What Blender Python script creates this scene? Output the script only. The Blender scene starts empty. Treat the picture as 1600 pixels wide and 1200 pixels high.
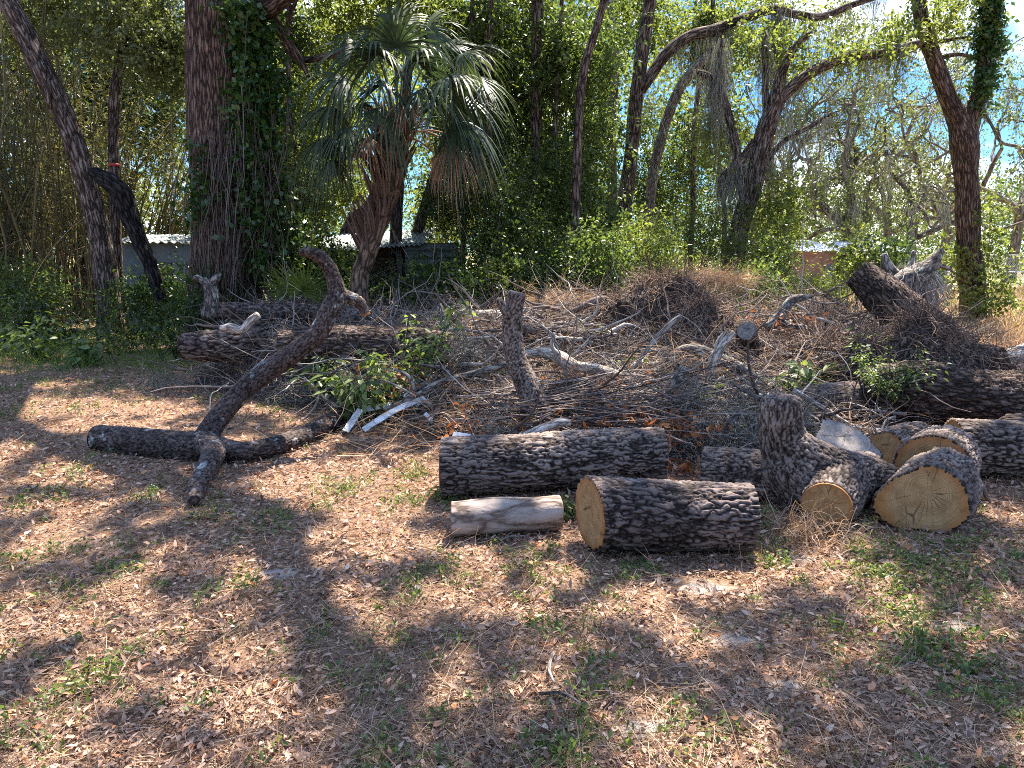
import bpy, math, random
import numpy as np
from mathutils import Vector
S = bpy.context.scene
COL = S.collection
rng = np.random.default_rng(11)
random.seed(5)
R = math.radians

# ---------------------------------------------------------------- camera
PITCH, FPX, CAMH = R(10.06), 1155.0, 1.6
cam = bpy.data.cameras.new('camera'); cam.sensor_width = 36; cam.lens = FPX/1600*36
cam.clip_start = .05; cam.clip_end = 900
co = bpy.data.objects.new('camera', cam); COL.objects.link(co)
co.location = (0, 0, CAMH); co.rotation_euler = (math.pi/2-PITCH, 0, 0)
S.camera = co
# ---------------------------------------------------------------- light
SUN_EL, SUN_AZ = R(60), R(24)          # azimuth: to the right of straight ahead (+Y)
SD = np.array([math.sin(SUN_AZ)*math.cos(SUN_EL), math.cos(SUN_AZ)*math.cos(SUN_EL), math.sin(SUN_EL)])
sl = bpy.data.lights.new('sun', 'SUN'); sl.energy = 5.0; sl.angle = R(.53); sl.color = (1, .92, .79)
so = bpy.data.objects.new('sun', sl); COL.objects.link(so); so.location = (5, 5, 30)
so.rotation_euler = Vector(-SD).to_track_quat('-Z', 'Y').to_euler()
W = bpy.data.worlds.new('World'); S.world = W; W.use_nodes = True
wt = W.node_tree; wt.nodes.clear()
out = wt.nodes.new('ShaderNodeOutputWorld'); bg = wt.nodes.new('ShaderNodeBackground')
sky = wt.nodes.new('ShaderNodeTexSky'); sky.sky_type = 'NISHITA'; sky.sun_disc = False
sky.sun_elevation = SUN_EL; sky.sun_rotation = SUN_AZ; sky.air_density = 1.0; sky.dust_density = .3; sky.ozone_density = 2.5
tc = wt.nodes.new('ShaderNodeTexCoord'); mp = wt.nodes.new('ShaderNodeMapping'); mp.inputs['Scale'].default_value = (1, 1, 2.2)
nz = wt.nodes.new('ShaderNodeTexNoise'); nz.inputs['Scale'].default_value = 3.4; nz.inputs['Detail'].default_value = 7; nz.inputs['Roughness'].default_value = .55
cr = wt.nodes.new('ShaderNodeValToRGB'); cr.color_ramp.elements[0].position = .53; cr.color_ramp.elements[1].position = .66
mx = wt.nodes.new('ShaderNodeMix'); mx.data_type = 'RGBA'
mx.inputs[7].default_value = (5.6, 5.75, 5.9, 1)
wt.links.new(tc.outputs['Generated'], mp.inputs['Vector']); wt.links.new(mp.outputs['Vector'], nz.inputs['Vector'])
wt.links.new(nz.outputs['Fac'], cr.inputs['Fac']); wt.links.new(cr.outputs['Color'], mx.inputs[0])
tn = wt.nodes.new('ShaderNodeMix'); tn.data_type = 'RGBA'; tn.blend_type = 'MULTIPLY'; tn.inputs[0].default_value = 1; tn.inputs[7].default_value = (.80, .90, 1.02, 1)
sxy = wt.nodes.new('ShaderNodeSeparateXYZ'); wt.links.new(tc.outputs['Generated'], sxy.inputs[0])
el = wt.nodes.new('ShaderNodeValToRGB'); el.color_ramp.elements[0].position = .30; el.color_ramp.elements[0].color = (.19, .32, .44, 1); el.color_ramp.elements[1].position = .62; el.color_ramp.elements[1].color = (.95, 1.05, 1.18, 1)
wt.links.new(sxy.outputs['Z'], el.inputs['Fac']); wt.links.new(el.outputs['Color'], tn.inputs[7])
wt.links.new(sky.outputs['Color'], tn.inputs[6]); wt.links.new(tn.outputs[2], mx.inputs[6]); wt.links.new(mx.outputs[2], bg.inputs['Color'])
bg.inputs['Strength'].default_value = .12; wt.links.new(bg.outputs['Background'], out.inputs['Surface'])
S.view_settings.view_transform = 'Standard'; S.view_settings.look = 'None'
S.view_settings.exposure = 2.12; S.view_settings.gamma = 1
cy = S.cycles
cy.max_bounces = 7; cy.diffuse_bounces = 4; cy.glossy_bounces = 2; cy.transmission_bounces = 5; cy.transparent_max_bounces = 4
cy.filter_width = 1.0; cy.use_denoising = False
cy.sample_clamp_indirect = 6; cy.caustics_reflective = False; cy.caustics_refractive = False

# ---------------------------------------------------------------- helpers: where things stand
CP, SP = math.cos(PITCH), math.sin(PITCH)
CAMP = np.array([0, 0, CAMH])
def ray(px, py):
    a, b = (px-800)/FPX, -(py-600)/FPX
    return np.array([a, CP+b*SP, -SP+b*CP])
def P(px, py, Y):
    d = ray(px, py); return CAMP + d*(Y/d[1])
def Z(px, py, z=0.0):
    d = ray(px, py); return CAMP + d*((z-CAMH)/d[2])
def mpp(p):                               # metres per photo pixel at a point
    return (p[1]*CP - (p[2]-CAMH)*SP)/FPX
def nrm(v):
    v = np.asarray(v, float); return v/np.maximum(np.linalg.norm(v, axis=-1, keepdims=True), 1e-9)

# ---------------------------------------------------------------- numpy noise
def _h(ix, iy, iz, s):
    n = (ix.astype(np.int64)*73856093) ^ (iy.astype(np.int64)*19349663) ^ (iz.astype(np.int64)*83492791) ^ (s*2654435761 & 0x7fffffff)
    n = (n ^ (n >> 13))*1274126177 & 0x7fffffff
    n = (n ^ (n >> 15))*1911520717 & 0x7fffffff
    return ((n ^ (n >> 11)) & 0xffffff)/float(0xffffff)
def vn(p, s=0):
    i = np.floor(p); f = p-i; f = f*f*(3-2*f); i = i.astype(np.int64); r = 0
    for dx in (0, 1):
        for dy in (0, 1):
            for dz in (0, 1):
                w = (f[:, 0] if dx else 1-f[:, 0])*(f[:, 1] if dy else 1-f[:, 1])*(f[:, 2] if dz else 1-f[:, 2])
                r = r + w*_h(i[:, 0]+dx, i[:, 1]+dy, i[:, 2]+dz, s)
    return r
def fbm(p, o=3, s=0):
    r, a = 0, .5
    for k in range(o): r = r+a*vn(p*2**k, s+k*7); a *= .5
    return r/(1-.5**o)
def voro(p, s=0):
    i = np.floor(p).astype(np.int64); f1 = np.full(len(p), 9.); f2 = f1.copy()
    for dx in (-1, 0, 1):
        for dy in (-1, 0, 1):
            for dz in (-1, 0, 1):
                c = i+np.array([dx, dy, dz])
                q = c+np.stack([_h(c[:, 0], c[:, 1], c[:, 2], s+k) for k in (1, 2, 3)], 1)
                d = np.sqrt(((q-p)**2).sum(1)); m = d < f1
                f2 = np.where(m, f1, np.minimum(f2, d)); f1 = np.where(m, d, f1)
    return f1, f2
def sst(a, b, x):
    t = np.clip((x-a)/(b-a), 0, 1); return t*t*(3-2*t)
def bark_h(b, fr, st, s=0):
    p = b*np.array([fr, fr, fr*st])
    w = np.stack([vn(p*.7, s+k) for k in (11, 12, 13)], 1)-.5
    w2 = np.stack([vn(b*np.array([fr*1.7, fr*1.7, fr*.9]), s+k) for k in (14, 15, 16)], 1)-.5
    q = p+w*1.5+w2*np.array([1.0, 1.0, .8])
    a, c = voro(q, s); h = sst(.0, .30, c-a)
    a, c = voro(q*np.array([1.6, 1.6, 2.9])+5, s+4); h2 = sst(.0, .35, c-a)
    f = fbm(b*fr*np.array([2.2, 2.2, 1.2]), 3, s+9)
    return np.clip(h*(.58+.24*h2)+.5*(f-.40), 0, 1)

# ---------------------------------------------------------------- helpers: meshes
def build(name, V, F, mat, parent=None, attrs=None, smooth=True, loc=None):
    """one mesh object out of arrays; F is a list of (n,k) index arrays"""
    V = np.asarray(V, float)
    F = [np.asarray(f, np.int32) for f in F if len(f)]
    if parent is not None: o0 = np.array(parent.matrix_world.translation if parent.parent is None else wloc(parent))
    elif loc is not None: o0 = np.array(loc, float)
    else:
        o0 = V.mean(0); o0[2] = V[:, 2].min()
    if parent is not None: o0 = wloc(parent)
    me = bpy.data.meshes.new(name)
    me.vertices.add(len(V)); me.vertices.foreach_set('co', (V-o0).astype(np.float32).ravel())
    li = np.concatenate([f.ravel() for f in F]); tot = np.concatenate([np.full(len(f), f.shape[1], np.int32) for f in F])
    me.loops.add(len(li)); me.loops.foreach_set('vertex_index', li)
    st = np.zeros(len(tot), np.int32); st[1:] = np.cumsum(tot)[:-1]
    me.polygons.add(len(tot)); me.polygons.foreach_set('loop_start', st)
    me.polygons.foreach_set('use_smooth', np.full(len(tot), smooth))
    for k, a in (attrs or {}).items():
        a = np.asarray(a, np.float32)
        if a.ndim == 2: me.attributes.new(k, 'FLOAT_VECTOR', 'POINT').data.foreach_set('vector', a.ravel())
        else: me.attributes.new(k, 'FLOAT', 'POINT').data.foreach_set('value', a)
    me.update(calc_edges=True); me.validate()
    me.materials.append(mat)
    o = bpy.data.objects.new(name, me); COL.objects.link(o)
    if parent is not None: o.parent = parent
    else: o.location = o0
    return o
def wloc(o):
    v = np.zeros(3)
    while o is not None: v = v+np.array(o.location); o = o.parent
    return v
def tag(o, label, cat, group=None):
    o['label'] = label; o['category'] = cat
    if group: o['group'] = group
    return o
def kind(o, k): o['kind'] = k; return o
def empty(name, loc, label, cat, group=None):
    o = bpy.data.objects.new(name, None); COL.objects.link(o); o.location = [float(x) for x in loc]; o.empty_display_size = .2
    return tag(o, label, cat, group)
class Acc:                                # gathers pieces of one part
    def __init__(s): s.V, s.F, s.A, s.n = [], [], {}, 0
    def add(s, V, F, **A):
        for f in F: s.F.append(np.asarray(f)+s.n)
        s.V.append(V); s.n += len(V)
        for k, a in A.items(): s.A.setdefault(k, []).append(a)
        return s
    def build(s, name, mat, parent=None, **k):
        d = {}
        for f in s.F: d.setdefault(f.shape[1], []).append(f)
        return build(name, np.concatenate(s.V), [np.concatenate(x) for x in d.values()], mat, parent,
                     {q: np.concatenate(a) for q, a in s.A.items()}, **k)

def resample(pts, rad, step):
    """Catmull-Rom through the points, then even spacing"""
    pts = np.asarray(pts, float); rad = np.asarray(rad, float); n = len(pts)
    Q = np.vstack([2*pts[0]-pts[1], pts, 2*pts[-1]-pts[-2]]); q = np.concatenate([[rad[0]], rad, [rad[-1]]])
    op, orr = [], []
    for i in range(n-1):
        t = np.linspace(0, 1, 12, endpoint=False)[:, None]
        a, b, c, d = Q[i], Q[i+1], Q[i+2], Q[i+3]
        op.append(.5*(2*b+(c-a)*t+(2*a-5*b+4*c-d)*t**2+(3*b-a-3*c+d)*t**3))
        orr.append(q[i+1]+(q[i+2]-q[i+1])*(t[:, 0]**2*(3-2*t[:, 0])))
    op.append(pts[-1:]); orr.append(rad[-1:])
    op = np.vstack(op); orr = np.concatenate(orr)
    s = np.concatenate([[0], np.cumsum(np.linalg.norm(np.diff(op, axis=0), axis=1))])
    m = max(2, int(s[-1]/step)+1); u = np.linspace(0, s[-1], m)
    return np.stack([np.interp(u, s, op[:, k]) for k in range(3)], 1), np.interp(u, s, orr), u
def frames(p):
    t = nrm(np.gradient(p, axis=0)); n = np.zeros_like(p)
    a = np.array([0, 0, 1.]) if abs(t[0][2]) < .9 else np.array([1., 0, 0])
    n[0] = nrm(a-t[0]*a.dot(t[0]))
    for i in range(1, len(p)): n[i] = nrm(n[i-1]-t[i]*n[i-1].dot(t[i]))
    return t, n, np.cross(t, n)
def tube(pts, rad, seg=10, step=.1, lump=.08, seed=0, cutA=None, cutB=None, close=True, shape=None, barkp=None):
    """tapered limb; returns V, F, bco (straightened bark coordinates), h and the end rings"""
    p, r, s = resample(pts, rad, step)
    t, n, b = frames(p); m = len(p)
    th = np.linspace(0, 2*math.pi, seg, endpoint=False)
    c, sn = np.cos(th), np.sin(th)
    mr = float(np.mean(r))
    B = np.stack([np.repeat(c[None], m, 0)*r[:, None], np.repeat(sn[None], m, 0)*r[:, None], np.repeat(s[:, None], seg, 1)], 2).reshape(-1, 3)
    k = 1+lump*2*(fbm(np.stack([B[:, 0]/mr*.9, B[:, 1]/mr*.9, B[:, 2]/mr*.45], 1)+seed*17.3, 2, seed)-.5)
    if shape is not None: k = k*np.tile(shape(th), m)
    h = np.ones(len(B))
    if barkp:
        fr, stt, amp = barkp; h = bark_h(B+seed*3.1, fr, stt, seed); k = k+(h-.75)*amp/np.repeat(r, seg)
    D = (np.repeat(n, seg, 0)*np.tile(c, m)[:, None]+np.repeat(b, seg, 0)*np.tile(sn, m)[:, None])
    off = D*(np.repeat(r, seg)*k)[:, None]
    ax = np.zeros(len(B)); L = s[-1]
    for e, cut in ((0, cutA), (1, cutB)):    # a saw cut that is not square to the log
        if cut is None: continue
        i = 0 if e == 0 else m-1; N = nrm(cut); ti = t[i]
        q = off.reshape(m, seg, 3)
        w = (1-s/L) if e == 0 else s/L
        ds = -(q@N)/(ti@N)
        ax = ax+(ds*np.clip(w, 0, 1)[:, None]**2).ravel()
    V = np.repeat(p, seg, 0)+off+np.repeat(t, seg, 0)*ax[:, None]
    i = np.arange(m-1)[:, None]*seg; j = np.arange(seg)[None]; j2 = (j+1) % seg
    F = [np.stack([i+j, i+j2, i+seg+j2, i+seg+j], 2).reshape(-1, 4)]
    nv = m*seg
    ringA, ringB = V[:seg].copy(), V[nv-seg:nv].copy()
    if close:
        V = np.vstack([V, ringA.mean(0), ringB.mean(0)]); jj = np.arange(seg)
        F.append(np.stack([np.full(seg, nv), (jj+1) % seg, jj], 1)); F.append(np.stack([np.full(seg, nv+1), nv-seg+jj, nv-seg+(jj+1) % seg], 1))
        B = np.vstack([B, [[0, 0, 0]], [[0, 0, L]]]); h = np.append(h, [.5, .5])
    return dict(V=V, F=F, B=B, h=h, A=ringA, Bq=ringB, tA=-t[0], tB=t[-1], p=p, r=r, s=s, n=n, b=b)
def cap(name, ring, nor, mat, parent, out=.003, k=.955, dish=0.0, rings=9, seed=0):
    """a sawn face laid on the end of a log: disc with its own flat coordinates"""
    c = ring.mean(0); nor = nrm(nor); m = len(ring)
    q = ring-c; q = q-(q@nor)[:, None]*nor
    u = nrm(q[0]); v = np.cross(nor, u); rm = np.linalg.norm(q, axis=1).mean()
    V, B = [c+nor*out], [[0, 0, seed]]
    for i in range(1, rings+1):
        f = i/rings*k
        w = q*f
        V.extend(c+w+nor*out); B.extend(np.stack([w@u/rm, w@v/rm, np.full(m, seed)], 1))
    w = q*k; V.extend(c+w-nor*.012); B.extend(np.stack([w@u/rm, w@v/rm, np.full(m, seed)], 1))
    V = np.array(V); j = np.arange(m); F3 = np.stack([np.zeros(m, int), 1+j, 1+(j+1) % m], 1)
    F4 = np.vstack([np.stack([1+i*m+j, 1+(i+1)*m+j, 1+(i+1)*m+(j+1) % m, 1+i*m+(j+1) % m], 1) for i in range(rings)])
    o = build(name, V, [F3, F4], mat, parent, {'bco': np.array(B)}, smooth=False)
    return o
def fuse(tubes, voxel, barkp, seed=0, smooth=6):
    """several limbs grown together into one continuous surface, with bark coordinates from the nearest limb"""
    a = Acc()
    for t in tubes: a.add(t['V'], t['F'])
    d = {}
    for f in a.F: d.setdefault(f.shape[1], []).append(f)
    me = bpy.data.meshes.new('tmp'); V = np.concatenate(a.V)
    me.from_pydata(V.tolist(), [], [x for f in a.F for x in f.tolist()]); me.update()
    o = bpy.data.objects.new('tmp', me); COL.objects.link(o)
    md = o.modifiers.new('r', 'REMESH'); md.mode = 'VOXEL'; md.voxel_size = voxel
    ms = o.modifiers.new('s', 'SMOOTH'); ms.iterations = smooth; ms.factor = .5
    dg = bpy.context.evaluated_depsgraph_get(); ev = o.evaluated_get(dg); m2 = ev.to_mesh()
    n = len(m2.vertices); X = np.zeros(n*3, np.float32); m2.vertices.foreach_get('co', X); X = X.reshape(-1, 3).astype(float)
    N = np.zeros(n*3, np.float32); m2.vertices.foreach_get('normal', N); N = N.reshape(-1, 3).astype(float)
    by = {}
    for p in m2.polygons: by.setdefault(len(p.vertices), []).append(tuple(p.vertices))
    F = [np.array(x) for x in by.values()]
    ev.to_mesh_clear(); bpy.data.objects.remove(o); bpy.data.meshes.remove(me)
    best = np.full(n, 1e9); B = np.zeros((n, 3))
    for ti, t in enumerate(tubes):
        p = t['p'][::2]; 
        for i0 in range(0, n, 20000):
            x = X[i0:i0+20000]; dd = ((x[:, None]-t['p'][None])**2).sum(2)
            k = dd.argmin(1); e = np.sqrt(dd[np.arange(len(x)), k])-t['r'][k]
            w = x-t['p'][k]; bb = np.stack([(w*t['n'][k]).sum(1), (w*t['b'][k]).sum(1), t['s'][k]+ti*3.7], 1)
            tt = np.cross(t['n'][k], t['b'][k]); bb[:, 2] += (w*tt).sum(1)
            g = e < best[i0:i0+20000]; idx = np.arange(i0, i0+len(x))[g]
            best[idx] = e[g]; B[idx] = bb[g]
    fr, st, amp = barkp; h = bark_h(B+seed*3.1, fr, st, seed)
    X = X+N*((h-.75)*amp)[:, None]
    return X, F, B, h
def limb(spec, Y=None):
    """[(px,py,r_px[,Y])] -> world points and radii"""
    pts, rad = [], []
    for q in spec:
        p = P(q[0], q[1], q[3] if len(q) > 3 else Y); pts.append(p); rad.append(q[2]*mpp(p))
    return pts, rad

# ---------------------------------------------------------------- scatter: leaves and strands
def leaves(pos, d, n, L, Wd, big=False, rnd=None):
    m = len(pos); d = nrm(d); s = nrm(np.cross(d, n)); n = np.cross(s, d)
    L = np.broadcast_to(np.asarray(L, float), (m,))[:, None]; Wd = np.broadcast_to(np.asarray(Wd, float), (m,))[:, None]
    if rnd is None: rnd = rng.random(m)
    if not big:
        a = pos+d*L*.45+n*Wd*.12
        V = np.stack([pos, a+s*Wd*.5, pos+d*L, a-s*Wd*.5], 1); k = 4; pat = [[0, 1, 2, 3]]
    else:
        u = n*Wd*.2
        V = np.stack([pos, pos+d*L*.5-u*.2, pos+d*L-n*L*.12, pos+d*L*.28+s*Wd*.5+u, pos+d*L*.62+s*Wd*.42+u*.6-n*L*.03,
                      pos+d*L*.28-s*Wd*.5+u, pos+d*L*.62-s*Wd*.42+u*.6-n*L*.03], 1); k = 7; pat = [[0, 3, 4, 2, 1], [0, 1, 2, 6, 5]]
    F = (np.arange(m)[:, None, None]*k+np.array(pat)[None]).reshape(-1, len(pat[0]))
    return V.reshape(-1, 3), [F], np.repeat(rnd, k)
def rdir(m, up=0.0):
    v = rng.normal(size=(m, 3)); v = nrm(v); v[:, 2] += up; return nrm(v)
def sprays(cen, spread, twigs, per, tl, L, Wd, droop=.25, rndc=None, up=.7):
    """leaf sprays: short unseen twigs round each centre, leaves along them"""
    cen = np.asarray(cen, float); c = len(cen); m = c*twigs
    base = np.repeat(cen, twigs, 0)+rng.normal(size=(m, 3))*np.asarray(spread)
    td = rdir(m, -droop); ln = tl*(.5+rng.random(m))
    t = (np.arange(per)+rng.random((m, per)))/per
    pos = base[:, None]+td[:, None]*(t*ln[:, None])[..., None]; pos[..., 2] -= droop*(t**2)*ln[:, None]
    pos = (pos+rng.normal(size=pos.shape)*.02).reshape(-1, 3); q = len(pos)
    d = nrm(np.repeat(td, per, 0)*.6+rdir(q)*.9-np.array([0, 0, .25])); n = rdir(q, up)
    cl = np.repeat(rng.random(c) if rndc is None else rndc, twigs*per)
    rnd = np.clip(cl*.45+rng.random(q)*.55, 0, 1)
    return leaves(pos, d, n, L*(.65+.7*rng.random(q)), Wd*(.65+.7*rng.random(q)), False, rnd)
def strands(st, d, ln, r0, r1, seg=4, sides=3, curl=.25, grav=0.0, rnd=None):
    st = np.asarray(st, float); m = len(st); d = nrm(d)
    ln = np.broadcast_to(np.asarray(ln, float), (m,)); r0 = np.broadcast_to(np.asarray(r0, float), (m,)); r1 = np.broadcast_to(np.asarray(r1, float), (m,))
    if rnd is None: rnd = rng.random(m)
    p = st.copy(); pts = [p]; dd = d.copy()
    for i in range(seg):
        p = p+dd*(ln/seg)[:, None]; pts.append(p)
        dd = nrm(dd+rng.normal(size=(m, 3))*curl+np.array([0, 0, -grav]))
    pts = np.stack(pts, 1)
    a = nrm(np.cross(d, rdir(m))); b = nrm(np.cross(d, a))
    rr = r0[:, None]+(r1-r0)[:, None]*np.linspace(0, 1, seg+1)[None]
    th = np.arange(sides)*2*math.pi/sides
    off = a[:, None]*np.cos(th)[None, :, None]+b[:, None]*np.sin(th)[None, :, None]
    V = pts[:, :, None]+off[:, None]*rr[:, :, None, None]
    k = (seg+1)*sides; f = []
    for i in range(seg):
        for j in range(sides if sides > 2 else 1):
            j2 = (j+1) % sides; f.append([i*sides+j, i*sides+j2, (i+1)*sides+j2, (i+1)*sides+j])
    F = (np.arange(m)[:, None, None]*k+np.array(f)[None]).reshape(-1, 4)
    return V.reshape(-1, 3), [F], np.repeat(rnd, k)
def ell(c, r, m, shell=.35):
    """points in an ellipsoid, a little fuller near its skin"""
    v = rdir(m); q = rng.random(m)**shell
    return np.asarray(c)+v*q[:, None]*np.asarray(r)

# ---------------------------------------------------------------- materials
def newmat(name):
    m = bpy.data.materials.new(name); m.use_nodes = True; nt = m.node_tree
    b = nt.nodes['Principled BSDF']; return m, nt, b, nt.nodes['Material Output']
def N(nt, t, **k):
    n = nt.nodes.new(t)
    for a, v in k.items():
        if a in n.inputs: n.inputs[a].default_value = v
        else: setattr(n, a, v)
    return n
def ramp(nt, stops):
    r = N(nt, 'ShaderNodeValToRGB'); e = r.color_ramp.elements
    while len(e) < len(stops): e.new(.5)
    for i, (p, c) in enumerate(stops): e[i].position = p; e[i].color = (*c, 1)
    return r
def mix(nt, f, a, b, mode='MIX'):
    n = N(nt, 'ShaderNodeMix', data_type='RGBA', blend_type=mode)
    for s, v in ((0, f), (6, a), (7, b)):
        if hasattr(v, 'is_linked'): nt.links.new(v, n.inputs[s])
        elif isinstance(v, tuple): n.inputs[s].default_value = (*v, 1)
        else: n.inputs[s].default_value = v
    return n.outputs[2]
def rampmat(name, stops, rough=.6, tr=0.0, spec=.3, trc=(1.0, 1.0, .55)):
    """colour by a random number each leaf or stem carries"""
    m, nt, b, o = newmat(name); l = nt.links.new
    at = N(nt, 'ShaderNodeAttribute', attribute_name='rnd'); r = ramp(nt, stops); l(at.outputs['Fac'], r.inputs['Fac'])
    l(r.outputs['Color'], b.inputs['Base Color']); b.inputs['Roughness'].default_value = rough; b.inputs['Specular IOR Level'].default_value = spec
    if tr:
        t = N(nt, 'ShaderNodeBsdfTranslucent'); ms = N(nt, 'ShaderNodeMixShader'); ms.inputs[0].default_value = tr
        l(mix(nt, 1.0, r.outputs['Color'], tuple(x*1.5 for x in trc), 'MULTIPLY'), t.inputs['Color'])
        l(b.outputs[0], ms.inputs[1]); l(t.outputs[0], ms.inputs[2]); l(ms.outputs[0], o.inputs['Surface'])
    return m
def barkmat(name, hi, mid, lo, fr=26, st=.33, lichen=.0, lic=(.42, .44, .40), hero=False, bump=.6, dist=.012):
    m, nt, b, o = newmat(name); l = nt.links.new
    at = N(nt, 'ShaderNodeAttribute', attribute_name='bco'); mp = N(nt, 'ShaderNodeMapping', Scale=(fr, fr, fr*st)); l(at.outputs['Vector'], mp.inputs['Vector'])
    nz = N(nt, 'ShaderNodeTexNoise', Scale=.9, Detail=5.0, Roughness=.62); l(mp.outputs[0], nz.inputs['Vector'])
    wp = N(nt, 'ShaderNodeVectorMath', operation='MULTIPLY_ADD'); l(nz.outputs['Color'], wp.inputs[0]); wp.inputs[1].default_value = (1.7, 1.7, 1.7); l(mp.outputs[0], wp.inputs[2])
    n2 = N(nt, 'ShaderNodeTexNoise', Scale=3.2, Detail=5.0, Roughness=.7); l(mp.outputs[0], n2.inputs['Vector'])
    vo = N(nt, 'ShaderNodeTexVoronoi', feature='DISTANCE_TO_EDGE', Scale=1.0); l(wp.outputs[0], vo.inputs['Vector'])
    if hero:
        ah = N(nt, 'ShaderNodeAttribute', attribute_name='h'); hh = ah.outputs['Fac']
    else:
        mr = N(nt, 'ShaderNodeMapRange'); mr.inputs['From Max'].default_value = .28; l(vo.outputs['Distance'], mr.inputs['Value']); hh = mr.outputs[0]
    ad = N(nt, 'ShaderNodeMath', operation='MULTIPLY_ADD'); l(n2.outputs['Fac'], ad.inputs[0]); ad.inputs[1].default_value = .55; 
    sb = N(nt, 'ShaderNodeMath', operation='SUBTRACT'); l(hh, sb.inputs[0]); sb.inputs[1].default_value = .27; l(sb.outputs[0], ad.inputs[2])
    r = ramp(nt, [(.05, lo), (.36, mid), (.80, hi)]); l(ad.outputs[0], r.inputs['Fac']); c = r.outputs['Color']
    big = N(nt, 'ShaderNodeTexNoise', Scale=2.6, Detail=3.0); l(at.outputs['Vector'], big.inputs['Vector'])
    rb = ramp(nt, [(.35, (.62, .60, .60)), (.65, (1.15, 1.12, 1.1))]); l(big.outputs['Fac'], rb.inputs['Fac']); c = mix(nt, 1.0, c, rb.outputs['Color'], 'MULTIPLY')
    if lichen:
        ln = N(nt, 'ShaderNodeTexNoise', Scale=7.0, Detail=5.0, Roughness=.65); l(at.outputs['Vector'], ln.inputs['Vector'])
        rl = ramp(nt, [(.62-lichen*.2, (0, 0, 0)), (.70-lichen*.2, (1, 1, 1))]); l(ln.outputs['Fac'], rl.inputs['Fac'])
        f = N(nt, 'ShaderNodeMath', operation='MULTIPLY'); l(rl.outputs['Color'], f.inputs[0]); l(hh, f.inputs[1]); c = mix(nt, f.outputs[0], c, lic)
    l(c, b.inputs['Base Color']); b.inputs['Roughness'].default_value = .9; b.inputs['Specular IOR Level'].default_value = .15
    bu = N(nt, 'ShaderNodeBump', Strength=bump, Distance=dist)
    if hero: l(n2.outputs['Fac'], bu.inputs['Height'])
    else: l(ad.outputs[0], bu.inputs['Height'])
    l(bu.outputs[0], b.inputs['Normal'])
    return m
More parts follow.
